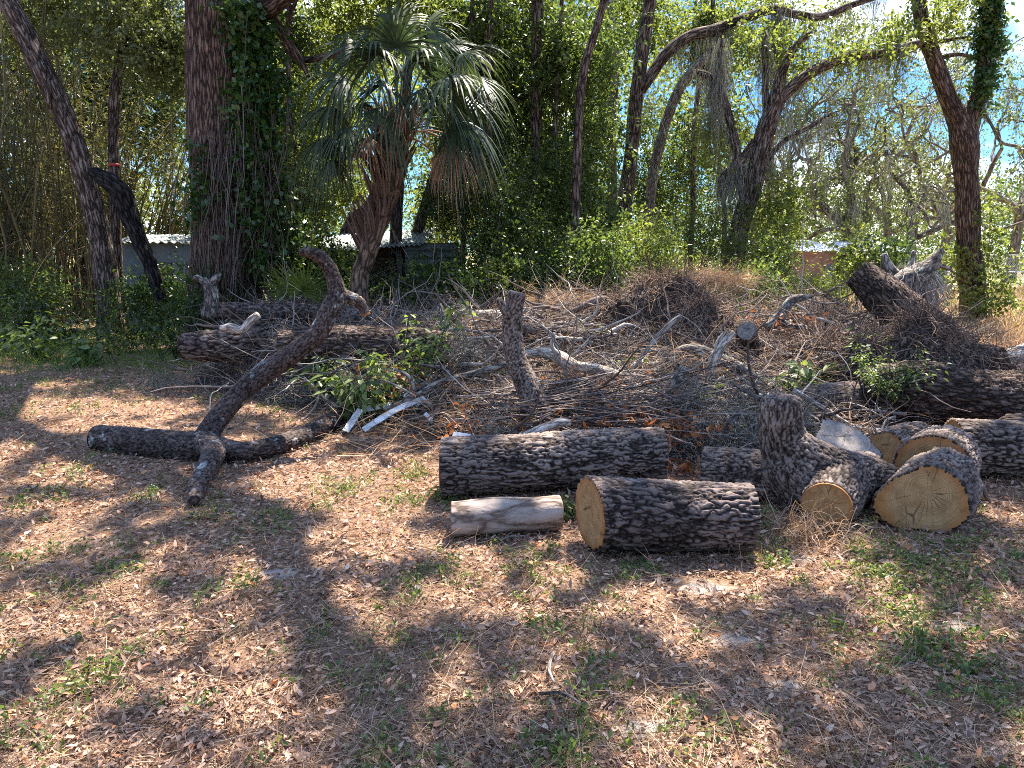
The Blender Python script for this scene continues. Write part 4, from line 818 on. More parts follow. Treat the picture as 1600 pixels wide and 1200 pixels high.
# big oak, ivy, limbs
t1 = trunk([(354, 440, 53), (350, 300, 49), (345, 200, 47), (340, 100, 46), (336, 0, 46), (332, -200, 43), (340, -420, 36)], 13)
lb = [t1]
for q in ([(365, 30, 26, 13), (410, 15, 17, 12.8), (450, -10, 14, 12.5), (560, -90, 12, 12), (760, -220, 10, 10.5), (900, -380, 7, 9)],
          [(425, 22, 5, 12.8), (455, 70, 5, 12.7), (470, 95, 5, 12.6), (482, 120, 3, 12.6)], [(440, 55, 4, 12.8), (465, 92, 5, 12.8), (510, 88, 5, 12.7), (545, 78, 3, 12.6)],
          [(318, -60, 28, 13), (240, -160, 22, 11.5), (120, -330, 16, 9.5), (60, -520, 9, 8.2)], [(340, -150, 26, 13), (420, -320, 20, 11), (500, -560, 14, 9), (620, -800, 8, 7.5)],
          [(300, -40, 14, 13.5), (240, -60, 10, 14), (170, -40, 6, 14)], [(450, 40, 3, 12.8), (458, 10, 3, 12.8), (470, -10, 3, 12.8)]):
    lb.append(limb(q))
oak = tree(down(t1[0][0], 0), 'massive red brown oak trunk wrapped in ivy, left of the palm', lb, 'bark_oak', seg=40)
foliage([(392, 60, 12.7, 26, 60, .4, 50), (402, 170, 12.6, 26, 80, .4, 80), (405, 280, 12.5, 26, 70, .45, 80), (322, 300, 12.2, 22, 60, .15, 8), (312, 255, 12.3, 16, 50, .15, 6), (425, 370, 12.6, 34, 60, .6, 60), (375, 20, 12.6, 26, 30, .4, 14)], 'leaf_ivy', 'ivy', oak, L=.10, Wd=.085, twigs=4, per=8, tl=.34, spread=.09)
c = P(370, 250, 12.35); n = 260; s = c+rng.normal(size=(n, 3))*np.array([.42, .12, .7]); V, F, rn = strands(s, np.array([[.0, -.1, -1]])+rng.normal(size=(n, 3))*.15, .8+1.2*rng.random(n), .008, .003, 7, 4, .1, .12, rng.random(n)*.8); build('vine_stems', V, F, M['twig'], oak, {'rnd': rn})

# leaning trunk, thin trunk, burnt snag at the left
T = trunk([(170, 470, 18), (163, 410, 17), (150, 340, 16), (112, 210, 16), (62, 100, 17), (12, 0, 15), (-60, -140, 13), (-120, -300, 9)], 14.2)
tree(down(T[0][0], 0), 'leaning grey brown trunk at the left, tilted towards the upper left', [T, limb([(60, 100, 8), (76, 140, 5), (78, 170, 3)], 14)], 'bark_tree', seed=3)
T = trunk([(184, 430, 8), (178, 260, 8), (178, 160, 8), (190, 90, 8), (196, 40, 8), (200, -100, 7), (190, -300, 4)], 15)
tree(down(T[0][0], 0), 'thin straight trunk with a red ribbon, just right of the leaning trunk', [T], 'bark_tree', [(215, 30, 15, 50, 70, .9, 60), (255, 80, 15, 40, 60, .9, 60), (150, 30, 15.4, 50, 50, .9, 40)], 'leaf_olive', seed=4)
p = P(179, 258, 15); t = tube([p+np.array([0, 0, -.022]), p+np.array([0, 0, .022])], [8.7*mpp(p)]*2, 14, .02, .05); build('ribbon', t['V'], t['F'], M['red'], bpy.data.objects['tree.002'])
T = limb([(140, 268, 6), (152, 272, 10), (172, 286, 14), (190, 306, 15), (204, 345, 13), (222, 385, 12), (238, 425, 11), (252, 470, 9)], 13.6)
o = tag(build('snag', *(lambda t: (t['V'], t['F']))(tube(*T, 18, .04, .4, seed=9)), M['bark_black'], None, {'bco': tube(*T, 18, .04, .4, seed=9)['B']}), 'black burnt snag bent over between the leaning trunk and the ivy oak', 'dead trunk')

# bamboo
def bamboo(px, Y, n, lean, label, seed, hgt=6.5, leafn=70, spread=1.0):
    c = P(px, 500, Y); c[2] = 0; o = empty('bamboo_clump', c, label, 'bamboo', 'bamboo clumps at the left')
    s = c+rng.normal(size=(n, 3))*np.array([spread*.4, spread*.3, 0]); s[:, 2] = 0; d = rdir(n)*np.array([.42, .35, 0])+np.array([lean, -.05, 1.4])
    X, F, rn = strands(s, d, hgt*(.6+.55*rng.random(n)), .026, .006, 8, 5, .07, .045); kind(build('culms', X, F, M['culm'], o, {'rnd': rn}), 'stuff')
    Q = X.reshape(n, 9, 5, 3).mean(2); m = n*leafn; k = rng.integers(0, n, m); t = 2.5+rng.random(m)*5.4; i = t.astype(int); f = (t-i)[:, None]
    pos = Q[k, i]*(1-f)+Q[k, i+1]*f; dd = rdir(m)*np.array([1, 1, .6]); pos = pos+dd*(.5*rng.random(m))[:, None]; dd[:, 2] -= .5
    V, F, rn = leaves(pos, dd, rdir(m, .5), .11+.09*rng.random(m), .018+.010*rng.random(m)); build('foliage', V, F, M['leaf_bamboo'], o, {'rnd': rn})
    k = n//2; V, F, rn = strands(s[:k]+rng.normal(size=(k, 3))*np.array([.3, .2, .0]), rdir(k)*np.array([1, .6, .0])+np.array([lean, -.1, 1.0]), 2+2*rng.random(k), .010, .003, 6, 4, .12, .10); kind(build('dead_stems', V, F, M['straw'], o, {'rnd': rn}), 'stuff')
bamboo(20, 16.0, 110, -.12, 'dense bamboo clump filling the left edge', 1, 6.8, 110, 1.6)
bamboo(130, 19.0, 100, .12, 'bamboo clump behind the leaning trunk', 2, 6.8, 110, 1.4)
bamboo(225, 19.5, 60, .42, 'bamboo clump fanning right behind the burnt snag', 3, 5.0, 80, .8)
bamboo(-70, 14.5, 60, .1, 'bamboo clump cut by the left frame edge', 4, 6.2, 90, 1.2)

# sabal palm
pal = trunk([(562, 445, 14), (570, 410, 14), (582, 370, 15), (596, 330, 17), (606, 290, 21), (612, 250, 24), (618, 215, 22), (622, 180, 15)], 11.2)
o = empty('palm_tree', down(pal[0][0], 0), 'cabbage palm with hanging fan leaves, in the left middle', 'palm tree')
trunkpart([pal], 'boot', o, 24, .05, .1)
n = 190; t = rng.random(n); th = rng.random(n)*6.28; pts, rad, s_ = resample(pal[0], pal[1], .05); i = (len(pts)*(.45+.5*t)).astype(int); i = np.clip(i, 0, len(pts)-1)
rd = np.stack([np.cos(th), np.sin(th), 0*th], 1); st = pts[i]+rd*(rad[i]*.8)[:, None]; V, F, rn = strands(st, rd*.55+np.array([0, 0, 1.1]), .35+.25*rng.random(n), .028, .010, 3, 4, .08, -.05, rng.random(n)*.7); build('leaf_bases', V, F, M['root'], o, {'rnd': rn})
def frond(hub, d, R_, mat, parent, droop=.45, k=32, cup=.4):
    d = nrm(d); s = nrm(np.cross(d, [0, 0, 1.])+rng.normal(size=3)*.15); n = np.cross(s, d); ang = np.linspace(-2.0, 2.0, k)+rng.normal(size=k)*.02; V, F = [], []
    ts = np.array([0, .22, .45, .62, .8, 1.0]); ws = np.array([.004, .020, .023, .018, .010, .001])*R_*1.15
    for a in ang:
        dr = d*math.cos(a)+s*math.sin(a); L = R_*(.70+.3*math.cos(a*.8))*(.9+.2*rng.random()); dd = droop*(.7+1.0*rng.random())
        w = np.cross(n, dr); b = len(V)
        for q, wd in zip(ts, ws):
            p = hub+dr*q*L-n*cup*math.sin(a)**2*q*L-np.array([0, 0, 1])*dd*L*q**2.6; V.append(p+w*wd-n*wd*.35); V.append(p-w*wd-n*wd*.35); V.append(p+n*0)
        for i in range(5):
            F.append([b+3*i, b+3*i+2, b+3*i+5, b+3*i+3]); F.append([b+3*i+2, b+3*i+1, b+3*i+4, b+3*i+5])
    return build('frond', np.array(V), [np.array(F)], M[mat], parent, {'rnd': np.clip(rng.random()*.6+rng.normal(size=len(V))*.02+np.repeat(rng.random(k), 18)*.4, 0, 1)})
top = P(621, 195, 11.2)
def pfrond(px, py, Y, R_, mat, droop, dirv=None, cup=.45):
    hub = P(px, py, Y); out = nrm(hub-top); d = nrm(out*np.array([1, 1, .8])+np.array([0, 0, -.25])) if dirv is None else nrm(dirv)
    f = frond(hub, d, R_, mat, o, droop, cup=cup); q = top+np.array([0, 0, -.15]); mid = (q+hub)/2+np.array([0, 0, .12*np.linalg.norm(hub-q)])
    t = tube([q, mid, hub], [.016, .013, .009], 6, .08, 0); build('petiole', t['V'], t['F'], M['palm'] if mat == 'palm' else M['palm_dead'], f, {'rnd': np.full(len(t['V']), .7)})
for q in [(560, 70, 11.6, .85, .5), (615, 35, 11.8, .9, .3), (665, 45, 11.5, .85, .4), (720, 85, 11.3, .85, .55), (540, 120, 10.9, .8, .6), (590, 85, 10.6, .8, .6), (650, 95, 10.7, .85, .6), (700, 120, 10.5, .8, .65),
          (520, 165, 11.5, .75, .7), (540, 200, 11.0, .7, .8), (505, 215, 11.6, .7, .8), (725, 150, 11.7, .8, .7), (715, 185, 10.9, .8, .75), (740, 120, 12.0, .8, .6), (640, 60, 12.3, .9, .3), (580, 50, 12.3, .9, .3), (690, 70, 12.2, .85, .4), (600, 130, 10.4, .75, .7), (660, 140, 10.5, .75, .7), (570, 160, 12.3, .7, .6), (690, 160, 12.3, .8, .6), (620, 75, 11.0, .9, .45), (705, 205, 11.4, .7, .85)]:
    pfrond(*q[:4], 'palm', q[4])
for q in [(596, 168, 10.5, .72, .9), (518, 250, 11.2, .6, .9)]: pfrond(*q[:4], 'palm', q[4])
for q in [(638, 158, 10.5, .52, .9), (705, 222, 10.9, .48, 1.0), (728, 222, 11.3, .5, .9), (575, 215, 10.8, .4, .9), (685, 245, 11.2, .4, 1.0)]: pfrond(*q[:4], 'palm_dead', q[4], cup=.6)
# palmetto leaf behind the hooked arm
c = P(466, 470, 11); c[2] = 0; o = empty('palmetto', c, 'young yellow green palmetto fan behind the hooked arm of the lichened fork', 'palm plant')
for d_, dx in (((-.2, -.2, 1), 0), ((.25, -.3, .9), .12), ((-.5, -.1, .8), -.15)): frond(P(466, 455, 11)+np.array([dx, 0, 0]), d_, .55, 'leaf_yellow', o, .1, 26)

# the wood: trunks with their own crowns
def wood(spec, Y, label, crown, leaf='leaf_oak', mat='bark_tree', extra=(), foot=1.2, mossn=0, mossl=.8, cl=None, seed=0):
    T = trunk(spec, Y, foot); return tree(down(T[0][0], 0), label, [T]+[limb(q, Y) for q in extra], mat, crown, leaf, seed=seed, mossn=mossn, mossl=mossl, cl=cl)
wood([(842, 440, 9), (840, 320, 9), (838, 200, 9), (840, 0, 9), (842, -200, 8)], 15.5, 'dark straight trunk in dense leaves, right of the palm', [(810, 60, 17, 70, 110, .8, 150), (750, 60, 16.5, 70, 90, 1.0, 120), (835, 230, 17.2, 60, 110, .9, 120), (770, 250, 16.6, 60, 80, 1, 80), (850, 360, 17, 70, 60, .8, 80)], 'leaf_oak', seed=11)
wood([(898, 450, 7), (899, 340, 7), (902, 250, 7), (905, 170, 7), (913, 105, 7), (930, 50, 6), (944, 0, 6), (960, -80, 5)], 13.6, 'slim grey trunk leaning right at its top, left of the two brown trunks', [(880, 110, 15.4, 50, 90, .7, 80), (925, 220, 15.6, 40, 90, .7, 70), (880, 270, 15.4, 40, 80, .7, 60), (930, 340, 15.4, 45, 60, .7, 50), (950, 70, 15.4, 30, 80, .7, 30)], 'leaf_weed', seed=12)
wood([(972, 420, 13), (975, 330, 12), (985, 250, 11), (994, 160, 11), (1003, 80, 11), (1016, 0, 10), (1030, -120, 8)], 17, 'ragged brown trunk that throws the long arching limb to the right', [(990, 10, 19, 60, 50, .8, 50), (1060, 40, 19, 80, 50, .8, 50), (940, 140, 19.5, 30, 80, .8, 40), (1170, 20, 18.6, 90, 40, .8, 34), (1290, 30, 18.4, 70, 40, .8, 20)], 'leaf_yellow',
     extra=[[(1000, 140, 10), (1014, 122, 9), (1040, 85, 9), (1075, 58, 9), (1120, 46, 9), (1165, 28, 8), (1210, 14, 7), (1240, 22, 6), (1285, 26, 6), (1330, 8, 5), (1380, -8, 4)], [(1125, 46, 5), (1128, 80, 4), (1122, 120, 4)], [(1210, 14, 4), (1218, 40, 3), (1214, 80, 2)]], mossn=130, mossl=1.2, seed=13)
wood([(955, 430, 8), (957, 320, 8), (955, 190, 8), (960, 100, 7), (950, -20, 6)], 18.5, 'pale grey trunk standing just left of the ragged brown trunk', [(930, 40, 20.5, 60, 70, .8, 60), (1010, 240, 21, 40, 80, .8, 44)], 'leaf_oak', 'bark_grey', seed=14)
wood([(1012, 400, 8), (1018, 290, 8), (1038, 200, 8), (1062, 138, 8), (1092, 100, 7), (1112, 82, 5)], 18.2, 'pale trunk slanting up to the right under the arching limb', [(1120, 80, 19.6, 45, 40, .8, 22), (1020, 320, 20.5, 40, 60, .8, 50), (1070, 250, 20.5, 40, 60, .8, 40)], 'leaf_oak', 'bark_grey', seed=15)
wood([(1146, 420, 16), (1155, 360, 15), (1172, 305, 15), (1184, 255, 15), (1196, 205, 15), (1212, 160, 13), (1222, 110, 8), (1245, 70, 6), (1268, 50, 4)], 16, 'dark leaning oak draped in grey spanish moss, right of centre', [(1190, 60, 16.3, 60, 50, .8, 24), (1250, 80, 16.3, 50, 40, .7, 18), (1130, 200, 16.8, 40, 60, .8, 34), (1210, 330, 16, 40, 70, .8, 50), (1350, 90, 16, 60, 25, .6, 14)], 'leaf_yellow',
     extra=[[(1206, 172, 10), (1225, 150, 9), (1255, 122, 9), (1290, 102, 9), (1330, 88, 8), (1375, 84, 7), (1410, 75, 6), (1436, 66, 5)], [(1180, 222, 8), (1162, 245, 7), (1138, 268, 6), (1122, 284, 4)], [(1165, 318, 8), (1155, 270, 8), (1147, 215, 7), (1135, 170, 7), (1120, 130, 7), (1105, 118, 6), (1090, 112, 4)], [(1120, 128, 5), (1124, 95, 4), (1128, 60, 3)],
            [(1200, 250, 4), (1225, 220, 4), (1270, 195, 4), (1298, 178, 3)], [(1196, 190, 5), (1196, 120, 5), (1194, 50, 4)]], mossn=150, mossl=1.4, seed=16)
T15 = trunk([(1524, 495, 22), (1518, 440, 19), (1513, 380, 17), (1511, 320, 17), (1511, 280, 17), (1507, 225, 20), (1498, 190, 16), (1480, 150, 13), (1466, 110, 12), (1452, 70, 12), (1438, 20, 11), (1430, -60, 9), (1380, -220, 7)], 17.6)
ex = [limb(q, 17.6) for q in ([(1508, 235, 15), (1518, 190, 13), (1528, 155, 12), (1540, 95, 12), (1545, 50, 12), (1550, 0, 12), (1556, -120, 10), (1580, -300, 7)], [(1450, 60, 5), (1430, 70, 4), (1400, 72, 4), (1370, 84, 3)], [(1462, 52, 4), (1480, 30, 3), (1505, 0, 3)], [(1470, 90, 4), (1500, 85, 3), (1535, 95, 2)], [(1456, 66, 4), (1485, 62, 3), (1510, 58, 2)], [(1440, 66, 5), (1420, 80, 4), (1404, 74, 4)])]
o15 = tree(down(T15[0][0], 0), 'red brown trunk forking in a wide Y, ivy on its right limb', [T15]+ex, 'bark_oak', [(1440, 30, 17.3, 60, 40, .8, 22), (1400, 60, 17.2, 50, 25, .7, 12), (1500, 30, 17.8, 60, 40, .8, 16)], 'leaf_yellow', seed=17, seg=22, mossn=20, mossl=.5)
foliage([(1548, 30, 17.5, 16, 60, .2, 60), (1540, 100, 17.5, 13, 50, .2, 40), (1532, 150, 17.5, 10, 30, .2, 12), (1553, -60, 17.5, 20, 60, .2, 30)], 'leaf_ivy', 'ivy', o15, L=.10, Wd=.07, twigs=4, per=8, tl=.22, spread=.08)
foliage([(1548, 385, 17.3, 18, 45, .4, 28), (1560, 440, 17.2, 28, 40, .5, 28), (1488, 400, 17.6, 24, 30, .5, 24), (1534, 330, 17.5, 10, 30, .2, 10), (1500, 440, 17.0, 18, 30, .3, 10), (1540, 470, 17, 40, 14, .5, 26)], 'leaf_yellow', 'low_foliage', o15, L=.10, Wd=.06, twigs=3, per=7, tl=.35, spread=.1)
# trees half hidden behind the palm
wood([(617, 430, 10), (618, 380, 10), (622, 300, 9), (628, 200, 9), (640, 80, 8)], 15.6, 'dark trunk standing behind the palm', [(540, 40, 17, 90, 70, 1.2, 110), (660, 20, 17, 90, 60, 1.2, 110), (500, 150, 18, 60, 80, 1.2, 90)], 'leaf_yellow', seed=21)
wood([(648, 400, 8), (656, 350, 9), (672, 300, 9), (690, 240, 8), (720, 150, 7), (740, 60, 6)], 17, 'slanting trunk right of the palm, behind its dead leaves', [(720, 180, 17.2, 60, 80, 1, 90), (690, 330, 18, 50, 60, 1, 60)], 'leaf_yellow', seed=22)
wood([(536, 400, 11), (550, 350, 12), (580, 318, 11), (600, 270, 9), (560, 240, 6), (500, 262, 4)], 18.5, 'crooked leaning trunk left behind the palm', [(470, 250, 19, 60, 110, 1.3, 130), (540, 290, 20, 60, 70, 1.2, 80), (440, 110, 19, 60, 90, 1.2, 110)], 'leaf_yellow', seed=23)

for px0, px1, Y, lab in ((772, 765, 14.8, 'thin dark sapling between the palm and the dark straight trunk'), (868, 875, 15.2, 'thin dark sapling just right of the dark straight trunk'), (1078, 1100, 19.0, 'thin sapling right of the slanting pale trunk'), (1128, 1112, 18.5, 'thin crooked sapling left of the moss draped oak'), (722, 735, 15.5, 'thin leaning sapling right of the palm crown'), (470, 450, 14.5, 'thin sapling between the ivy oak and the palm')):
    wood([(px0, 430, 4), (px0+4, 330, 4), ((px0+px1)/2-4, 200, 4), (px1, 60, 3.5), (px1+6, -60, 3)], Y, lab, [(px1, 60, Y+.4, 40, 60, .6, 26), (px0, 220, Y+.5, 30, 60, .5, 16)], 'leaf_oak', seed=px0, cl=dict(L=.10, Wd=.05))
wood([(60, 430, 14), (70, 250, 13), (90, 60, 11), (110, -80, 9)], 21.5, 'dark tree added behind the bamboo to darken its gaps', [(60, 120, 22, 150, 130, 1.2, 240), (220, 150, 23, 100, 130, 1.2, 170), (70, 300, 22, 130, 80, 1, 130)], 'leaf_dark', seed=61, cl=dict(L=.14, Wd=.07))  # dark backing added so less brightness shows through the bamboo
# gnarled oaks of the far side
def gnarl(px, py, Y, h, r, label, d=(0, 0, 1), lv=4, leaf='leaf_olive', seed=0, mossn=44, mossl=1.6, ln=None, n0=4, group='gnarled oaks beyond the field', lsz=.15):
    random.seed(seed*13+1); b = P(px, py, Y); b[2] = 0; tips, L_ = [], []
    d = nrm(np.array(d)); top_ = b+d*h*.32; L_.append(([b-np.array([0, 0, .1]), b+d*h*.12, b+d*h*.24+rng.normal(size=3)*.1, top_], [r*1.25, r, r*.95, r*.9]))
    for k in range(n0):
        a = k*2*math.pi/n0+rng.random()*1.2; dd = nrm(np.array([math.cos(a)*.9, math.sin(a)*.6, .55+.5*rng.random()])); grow(top_-d*h*.03*k, dd, h*(ln or .40), r*.60, lv-1, .75, .10, tips, L_, (2, 3), .75, .74, .02)
    return tree(b, label, L_, 'bark_far', (), leaf, group, seed=seed, tips=np.array(tips), mossn=mossn, mossl=mossl, mossr=.008, seg=8, cl=dict(L=lsz, Wd=lsz*.5, twigs=5, per=8, tl=.6, spread=.3))
gnarl(1322, 420, 36, 10.5, 0.30, 'gnarled pale oak behind the low red walled shed', (-.03, 0, 1), 4, seed=1)
gnarl(1388, 420, 40, 11.5, 0.24, 'slender gnarled oak in the middle of the far group', (-.1, 0, 1), 4, seed=2, mossn=40)
gnarl(1416, 420, 34, 9.5, 0.24, 'dark gnarled oak nearest the leaning dead trunk', (.05, 0, 1), 4, seed=3)
gnarl(1240, 420, 38, 9, 0.22, 'small dark gnarled oak left of the red walled shed', (.1, 0, 1), 4, seed=4, mossn=40)
gnarl(1578, 430, 41, 13, 0.26, 'gnarled oak at the right edge behind the chain link fence', (.05, 0, 1), 4, 'leaf_olive', seed=5, mossn=40)
gnarl(1470, 420, 46, 12, 0.29, 'gnarled oak seen through the fork of the wide Y trunk', (0, 0, 1), 4, seed=6, mossn=40)
gnarl(1680, 430, 34, 11, 0.29, 'leafy oak cut by the right frame edge', (0, 0, 1), 4, 'leaf_oak', seed=7, mossn=40)
gnarl(1180, 420, 42, 11, 0.29, 'gnarled oak far behind the moss draped oak', (0, 0, 1), 4, 'leaf_oak', seed=8, mossn=40)

# ---------------------------------------------------------------- shrubs of the wood edge
def shrub(px, py, Y, rx, ry, label, leaf='leaf_oak', k=60, L=.06, dz=.7, group='shrubs along the wood edge', **kw):
    b = P(px, py, Y); b[2] = 0; o = empty('shrub', b, label, 'shrub', group); c = P(px, py, Y); s = mpp(c)
    n = 14; V, F, rn = strands(b+rng.normal(size=(n, 3))*np.array([rx*s*.3, .2, 0]), rdir(n, 1.6), (c[2]+ry*s)*(.6+.4*rng.random(n)), .014, .004, 6, 4, .12, .03); build('stems', V, F, M['twig'], o, {'rnd': rn})
    foliage([(px, py, Y, rx, ry, dz, k)], leaf, 'foliage', o, L=L, Wd=L*.5, twigs=6, per=11, tl=.4, spread=.14, **kw); return o
shrub(455, 400, 13.2, 60, 70, 'dense vine covered shrub right of the ivy oak', 'leaf_oak', 120, .075)
shrub(470, 300, 14.5, 60, 80, 'bright leafy shrub between the ivy oak and the palm', 'leaf_yellow', 110, .075)
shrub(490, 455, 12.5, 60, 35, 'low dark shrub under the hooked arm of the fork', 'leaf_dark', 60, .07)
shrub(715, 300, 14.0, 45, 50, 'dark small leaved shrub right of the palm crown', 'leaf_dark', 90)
shrub(785, 330, 13.6, 55, 90, 'tall dark shrub right of the metal roofed shed', 'leaf_oak', 130)
shrub(800, 400, 13.2, 75, 75, 'dark shrub in deep shade left of the slim grey trunk', 'leaf_oak', 140)
shrub(770, 440, 12.3, 60, 35, 'low bright shrub behind the pale trunk in the pile', 'leaf_oak', 80, .075)
shrub(860, 300, 14.6, 60, 90, 'tall shrub behind the slim grey trunk', 'leaf_oak', 150)
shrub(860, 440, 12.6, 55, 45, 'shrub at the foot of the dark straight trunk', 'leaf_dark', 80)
shrub(930, 410, 12.8, 60, 65, 'loose light green shrub left of the earthy root mass', 'leaf_weed', 110, .075)
shrub(1010, 390, 13.5, 60, 55, 'yellow green shrub behind the earthy root mass', 'leaf_yellow', 90, .07)
shrub(930, 310, 19.8, 40, 70, 'leafy shrub in front of the pale grey trunk', 'leaf_weed', 80)
shrub(1070, 320, 19.6, 40, 70, 'dark leafy shrub behind the slanting pale trunk', 'leaf_oak', 90)
shrub(1110, 370, 15.5, 55, 60, 'shrub hung with moss left of the moss draped oak', 'leaf_oak', 70)
shrub(1205, 400, 14, 36, 45, 'rounded small leaved shrub in sun right of the moss draped oak', 'leaf_oak', 90, .05)
shrub(1170, 440, 13, 60, 25, 'low sunny weeds left of the rounded shrub', 'leaf_weed', 50, .07)
shrub(1280, 455, 15, 45, 26, 'low yellow green shrub below the red walled shed', 'leaf_yellow', 90, .06)
shrub(1340, 400, 12, 22, 22, 'small bright sapling left of the leaning dead trunk', 'leaf_yellow', 26, .07)
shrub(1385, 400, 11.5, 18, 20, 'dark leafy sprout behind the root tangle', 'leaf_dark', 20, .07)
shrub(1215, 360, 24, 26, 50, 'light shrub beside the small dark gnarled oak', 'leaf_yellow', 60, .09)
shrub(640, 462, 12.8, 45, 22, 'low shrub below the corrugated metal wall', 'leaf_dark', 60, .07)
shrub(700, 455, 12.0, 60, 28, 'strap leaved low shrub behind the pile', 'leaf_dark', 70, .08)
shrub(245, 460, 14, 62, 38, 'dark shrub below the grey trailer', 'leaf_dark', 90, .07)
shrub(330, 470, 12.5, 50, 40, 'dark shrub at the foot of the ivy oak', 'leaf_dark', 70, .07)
shrub(525, 420, 13.6, 44, 26, 'sparse shrub hiding the dark opening of the metal shed', 'leaf_oak', 70, .07)
shrub(690, 425, 13.9, 34, 14, 'sparse low shrub before the corrugated sheets', 'leaf_oak', 22, .07)
shrub(30, 450, 14, 70, 45, 'ferny shrub at the left under the bamboo', 'leaf_weed', 80, .07)

# ---------------------------------------------------------------- buildings and fence
def box(name, x0, x1, y0, y1, z0, z1, mat, parent, n=1):
    V = np.array([[x, y, z] for z in (z0, z1) for y in (y0, y1) for x in (x0, x1)], float); F = np.array([[0, 2, 3, 1], [4, 5, 7, 6], [0, 1, 5, 4], [2, 6, 7, 3], [0, 4, 6, 2], [1, 3, 7, 5]])
    return build(name, V, [F], M[mat], parent, smooth=False)
def corr(name, A, Bv, Cv, mat, parent, waves=30, amp=.012):
    """corrugated sheet: corner A, edge along the waves Bv, edge across the waves Cv"""
    A, Bv, Cv = map(np.array, (A, Bv, Cv)); nn = nrm(np.cross(Bv, Cv)); m = waves*6; V = []
    for i in range(m+1):
        o_ = nn*amp*math.sin(i/6*2*math.pi)
        for f in (0, .5, 1): V.append(A+Cv*i/m+Bv*f+o_)
    V = np.array(V); nv = len(V); i = np.arange(m)[:, None]*3; j = np.arange(2)[None]; q = np.stack([i+j, i+3+j, i+4+j, i+1+j], 2).reshape(-1, 4)
    return build(name, np.vstack([V, V-nn*.002]), [q, q[:, ::-1]+nv], M[mat], parent)
def shed(px0, px1, Y, dep, h, label, wall, roof, rise=.4, over=.2):
    x0, x1 = P(px0, 400, Y)[0], P(px1, 400, Y)[0]; o = empty('shed', ((x0+x1)/2, Y+dep/2, 0), label, 'shed', 'sheds behind the trees')
    box('wall', x0, x1, Y, Y+dep, -.05, h, wall, o); A = (x0-over, Y-over, h+.03); corr('roof', A, (0, dep+2*over, rise), (x1-x0+2*over, 0, 0), roof, o, int((x1-x0)*5)+4, .02)
    return o, x0, x1
o, x0, x1 = shed(1232, 1308, 32, 3.5, 1.66, 'low shed with red brown wall and white roof in the distance', 'red_wall', 'white_roof', .5)
box('door', x1-.5, x1-.1, 31.97, 31.995, 0, 1.1, 'grey_wall', o)
o, x0, x1 = shed(1342, 1420, 31, 3, 1.62, 'low white roofed shed behind the root tangle', 'dark_board', 'white_roof', .45)
o, x0, x1 = shed(178, 300, 15.7, 1.5, 1.78, 'grey trailer with pale roof edge behind the burnt snag', 'grey_wall', 'metal_dull', .2)
box('window', x0+.7, x0+1.2, 15.66, 15.69, .9, 1.4, 'dark_board', o)
x0, x1 = P(640, 400, 15.2)[0], P(716, 400, 15.2)[0]
o = empty('shed', ((x0+x1)/2, 16, 0), 'metal shed of horizontal corrugated sheets behind the palm', 'shed', 'sheds behind the trees')
corr('wall', (x0-.1, 15.2, .55), (x1-x0+.1, 0, 0), (0, .04, 1.25), 'metal_dull', o, 8, .025); box('frame', x0-.05, x1-.05, 15.3, 17.4, -.05, 1.7, 'dark_board', o)
xr = P(470, 400, 15.6)[0]
corr('roof', (xr, 15.0, 1.58), (0, 2.6, .42), (x0+.3-xr, 0, .18), 'metal_dull', o, 26, .018)
for k, xx in enumerate((xr+.15, (xr+x0)/2, x0-.2)): box('post', xx-.05, xx+.05, 15.1, 15.2, -.05, 1.58, 'dark_board', o)
box('back_wall', xr+.1, x0-.06, 17.0, 17.1, -.05, 1.8, 'dark_board', o)
# chain link fence
def fence(x0, x1, y, h, label, screen=False):
    o = empty('fence', ((x0+x1)/2, y, 0), label, 'fence', 'chain link fences at the field edge'); a = Acc(); n = int((x1-x0)/2.4)
    for i in range(n+1):
        x = x0+(x1-x0)*i/n; t = tube([(x, y, -.1), (x, y, h+.06)], [.03, .03], 8, .5, 0); build('post', t['V'], t['F'], M['wire'], o)
    for z in (h, h*.5): t = tube([(x0, y, z), (x1, y, z)], [.02, .02], 6, 1, 0); build('rail', t['V'], t['F'], M['wire'], o)
    m = int((x1-x0)/.09); xs_ = x0+np.arange(m)*.09; V, F = [], []
    st = np.concatenate([np.stack([xs_, 0*xs_+y-.04, 0*xs_+.03], 1)]*2); dx = np.concatenate([np.full(m, h*.75), np.full(m, -h*.75)]); d = np.stack([dx, 0*dx, np.full(2*m, h-.05)], 1)
    V, F, rn = strands(st, d, np.linalg.norm(d, axis=1), .005, .005, 1, 3, 0, 0); build('wire_mesh', V, F, M['wire'], o)
    if screen: box('screen', x0+.05, x1-.05, y+.06, y+.075, .08, h-.05, 'screen', o)
fence(19.5, 34.5, 34, 1.5, 'chain link fence with posts at the right edge of the field')
fence(15.5, 19.2, 33, 1.15, 'green screened fence behind the root tangle', True)

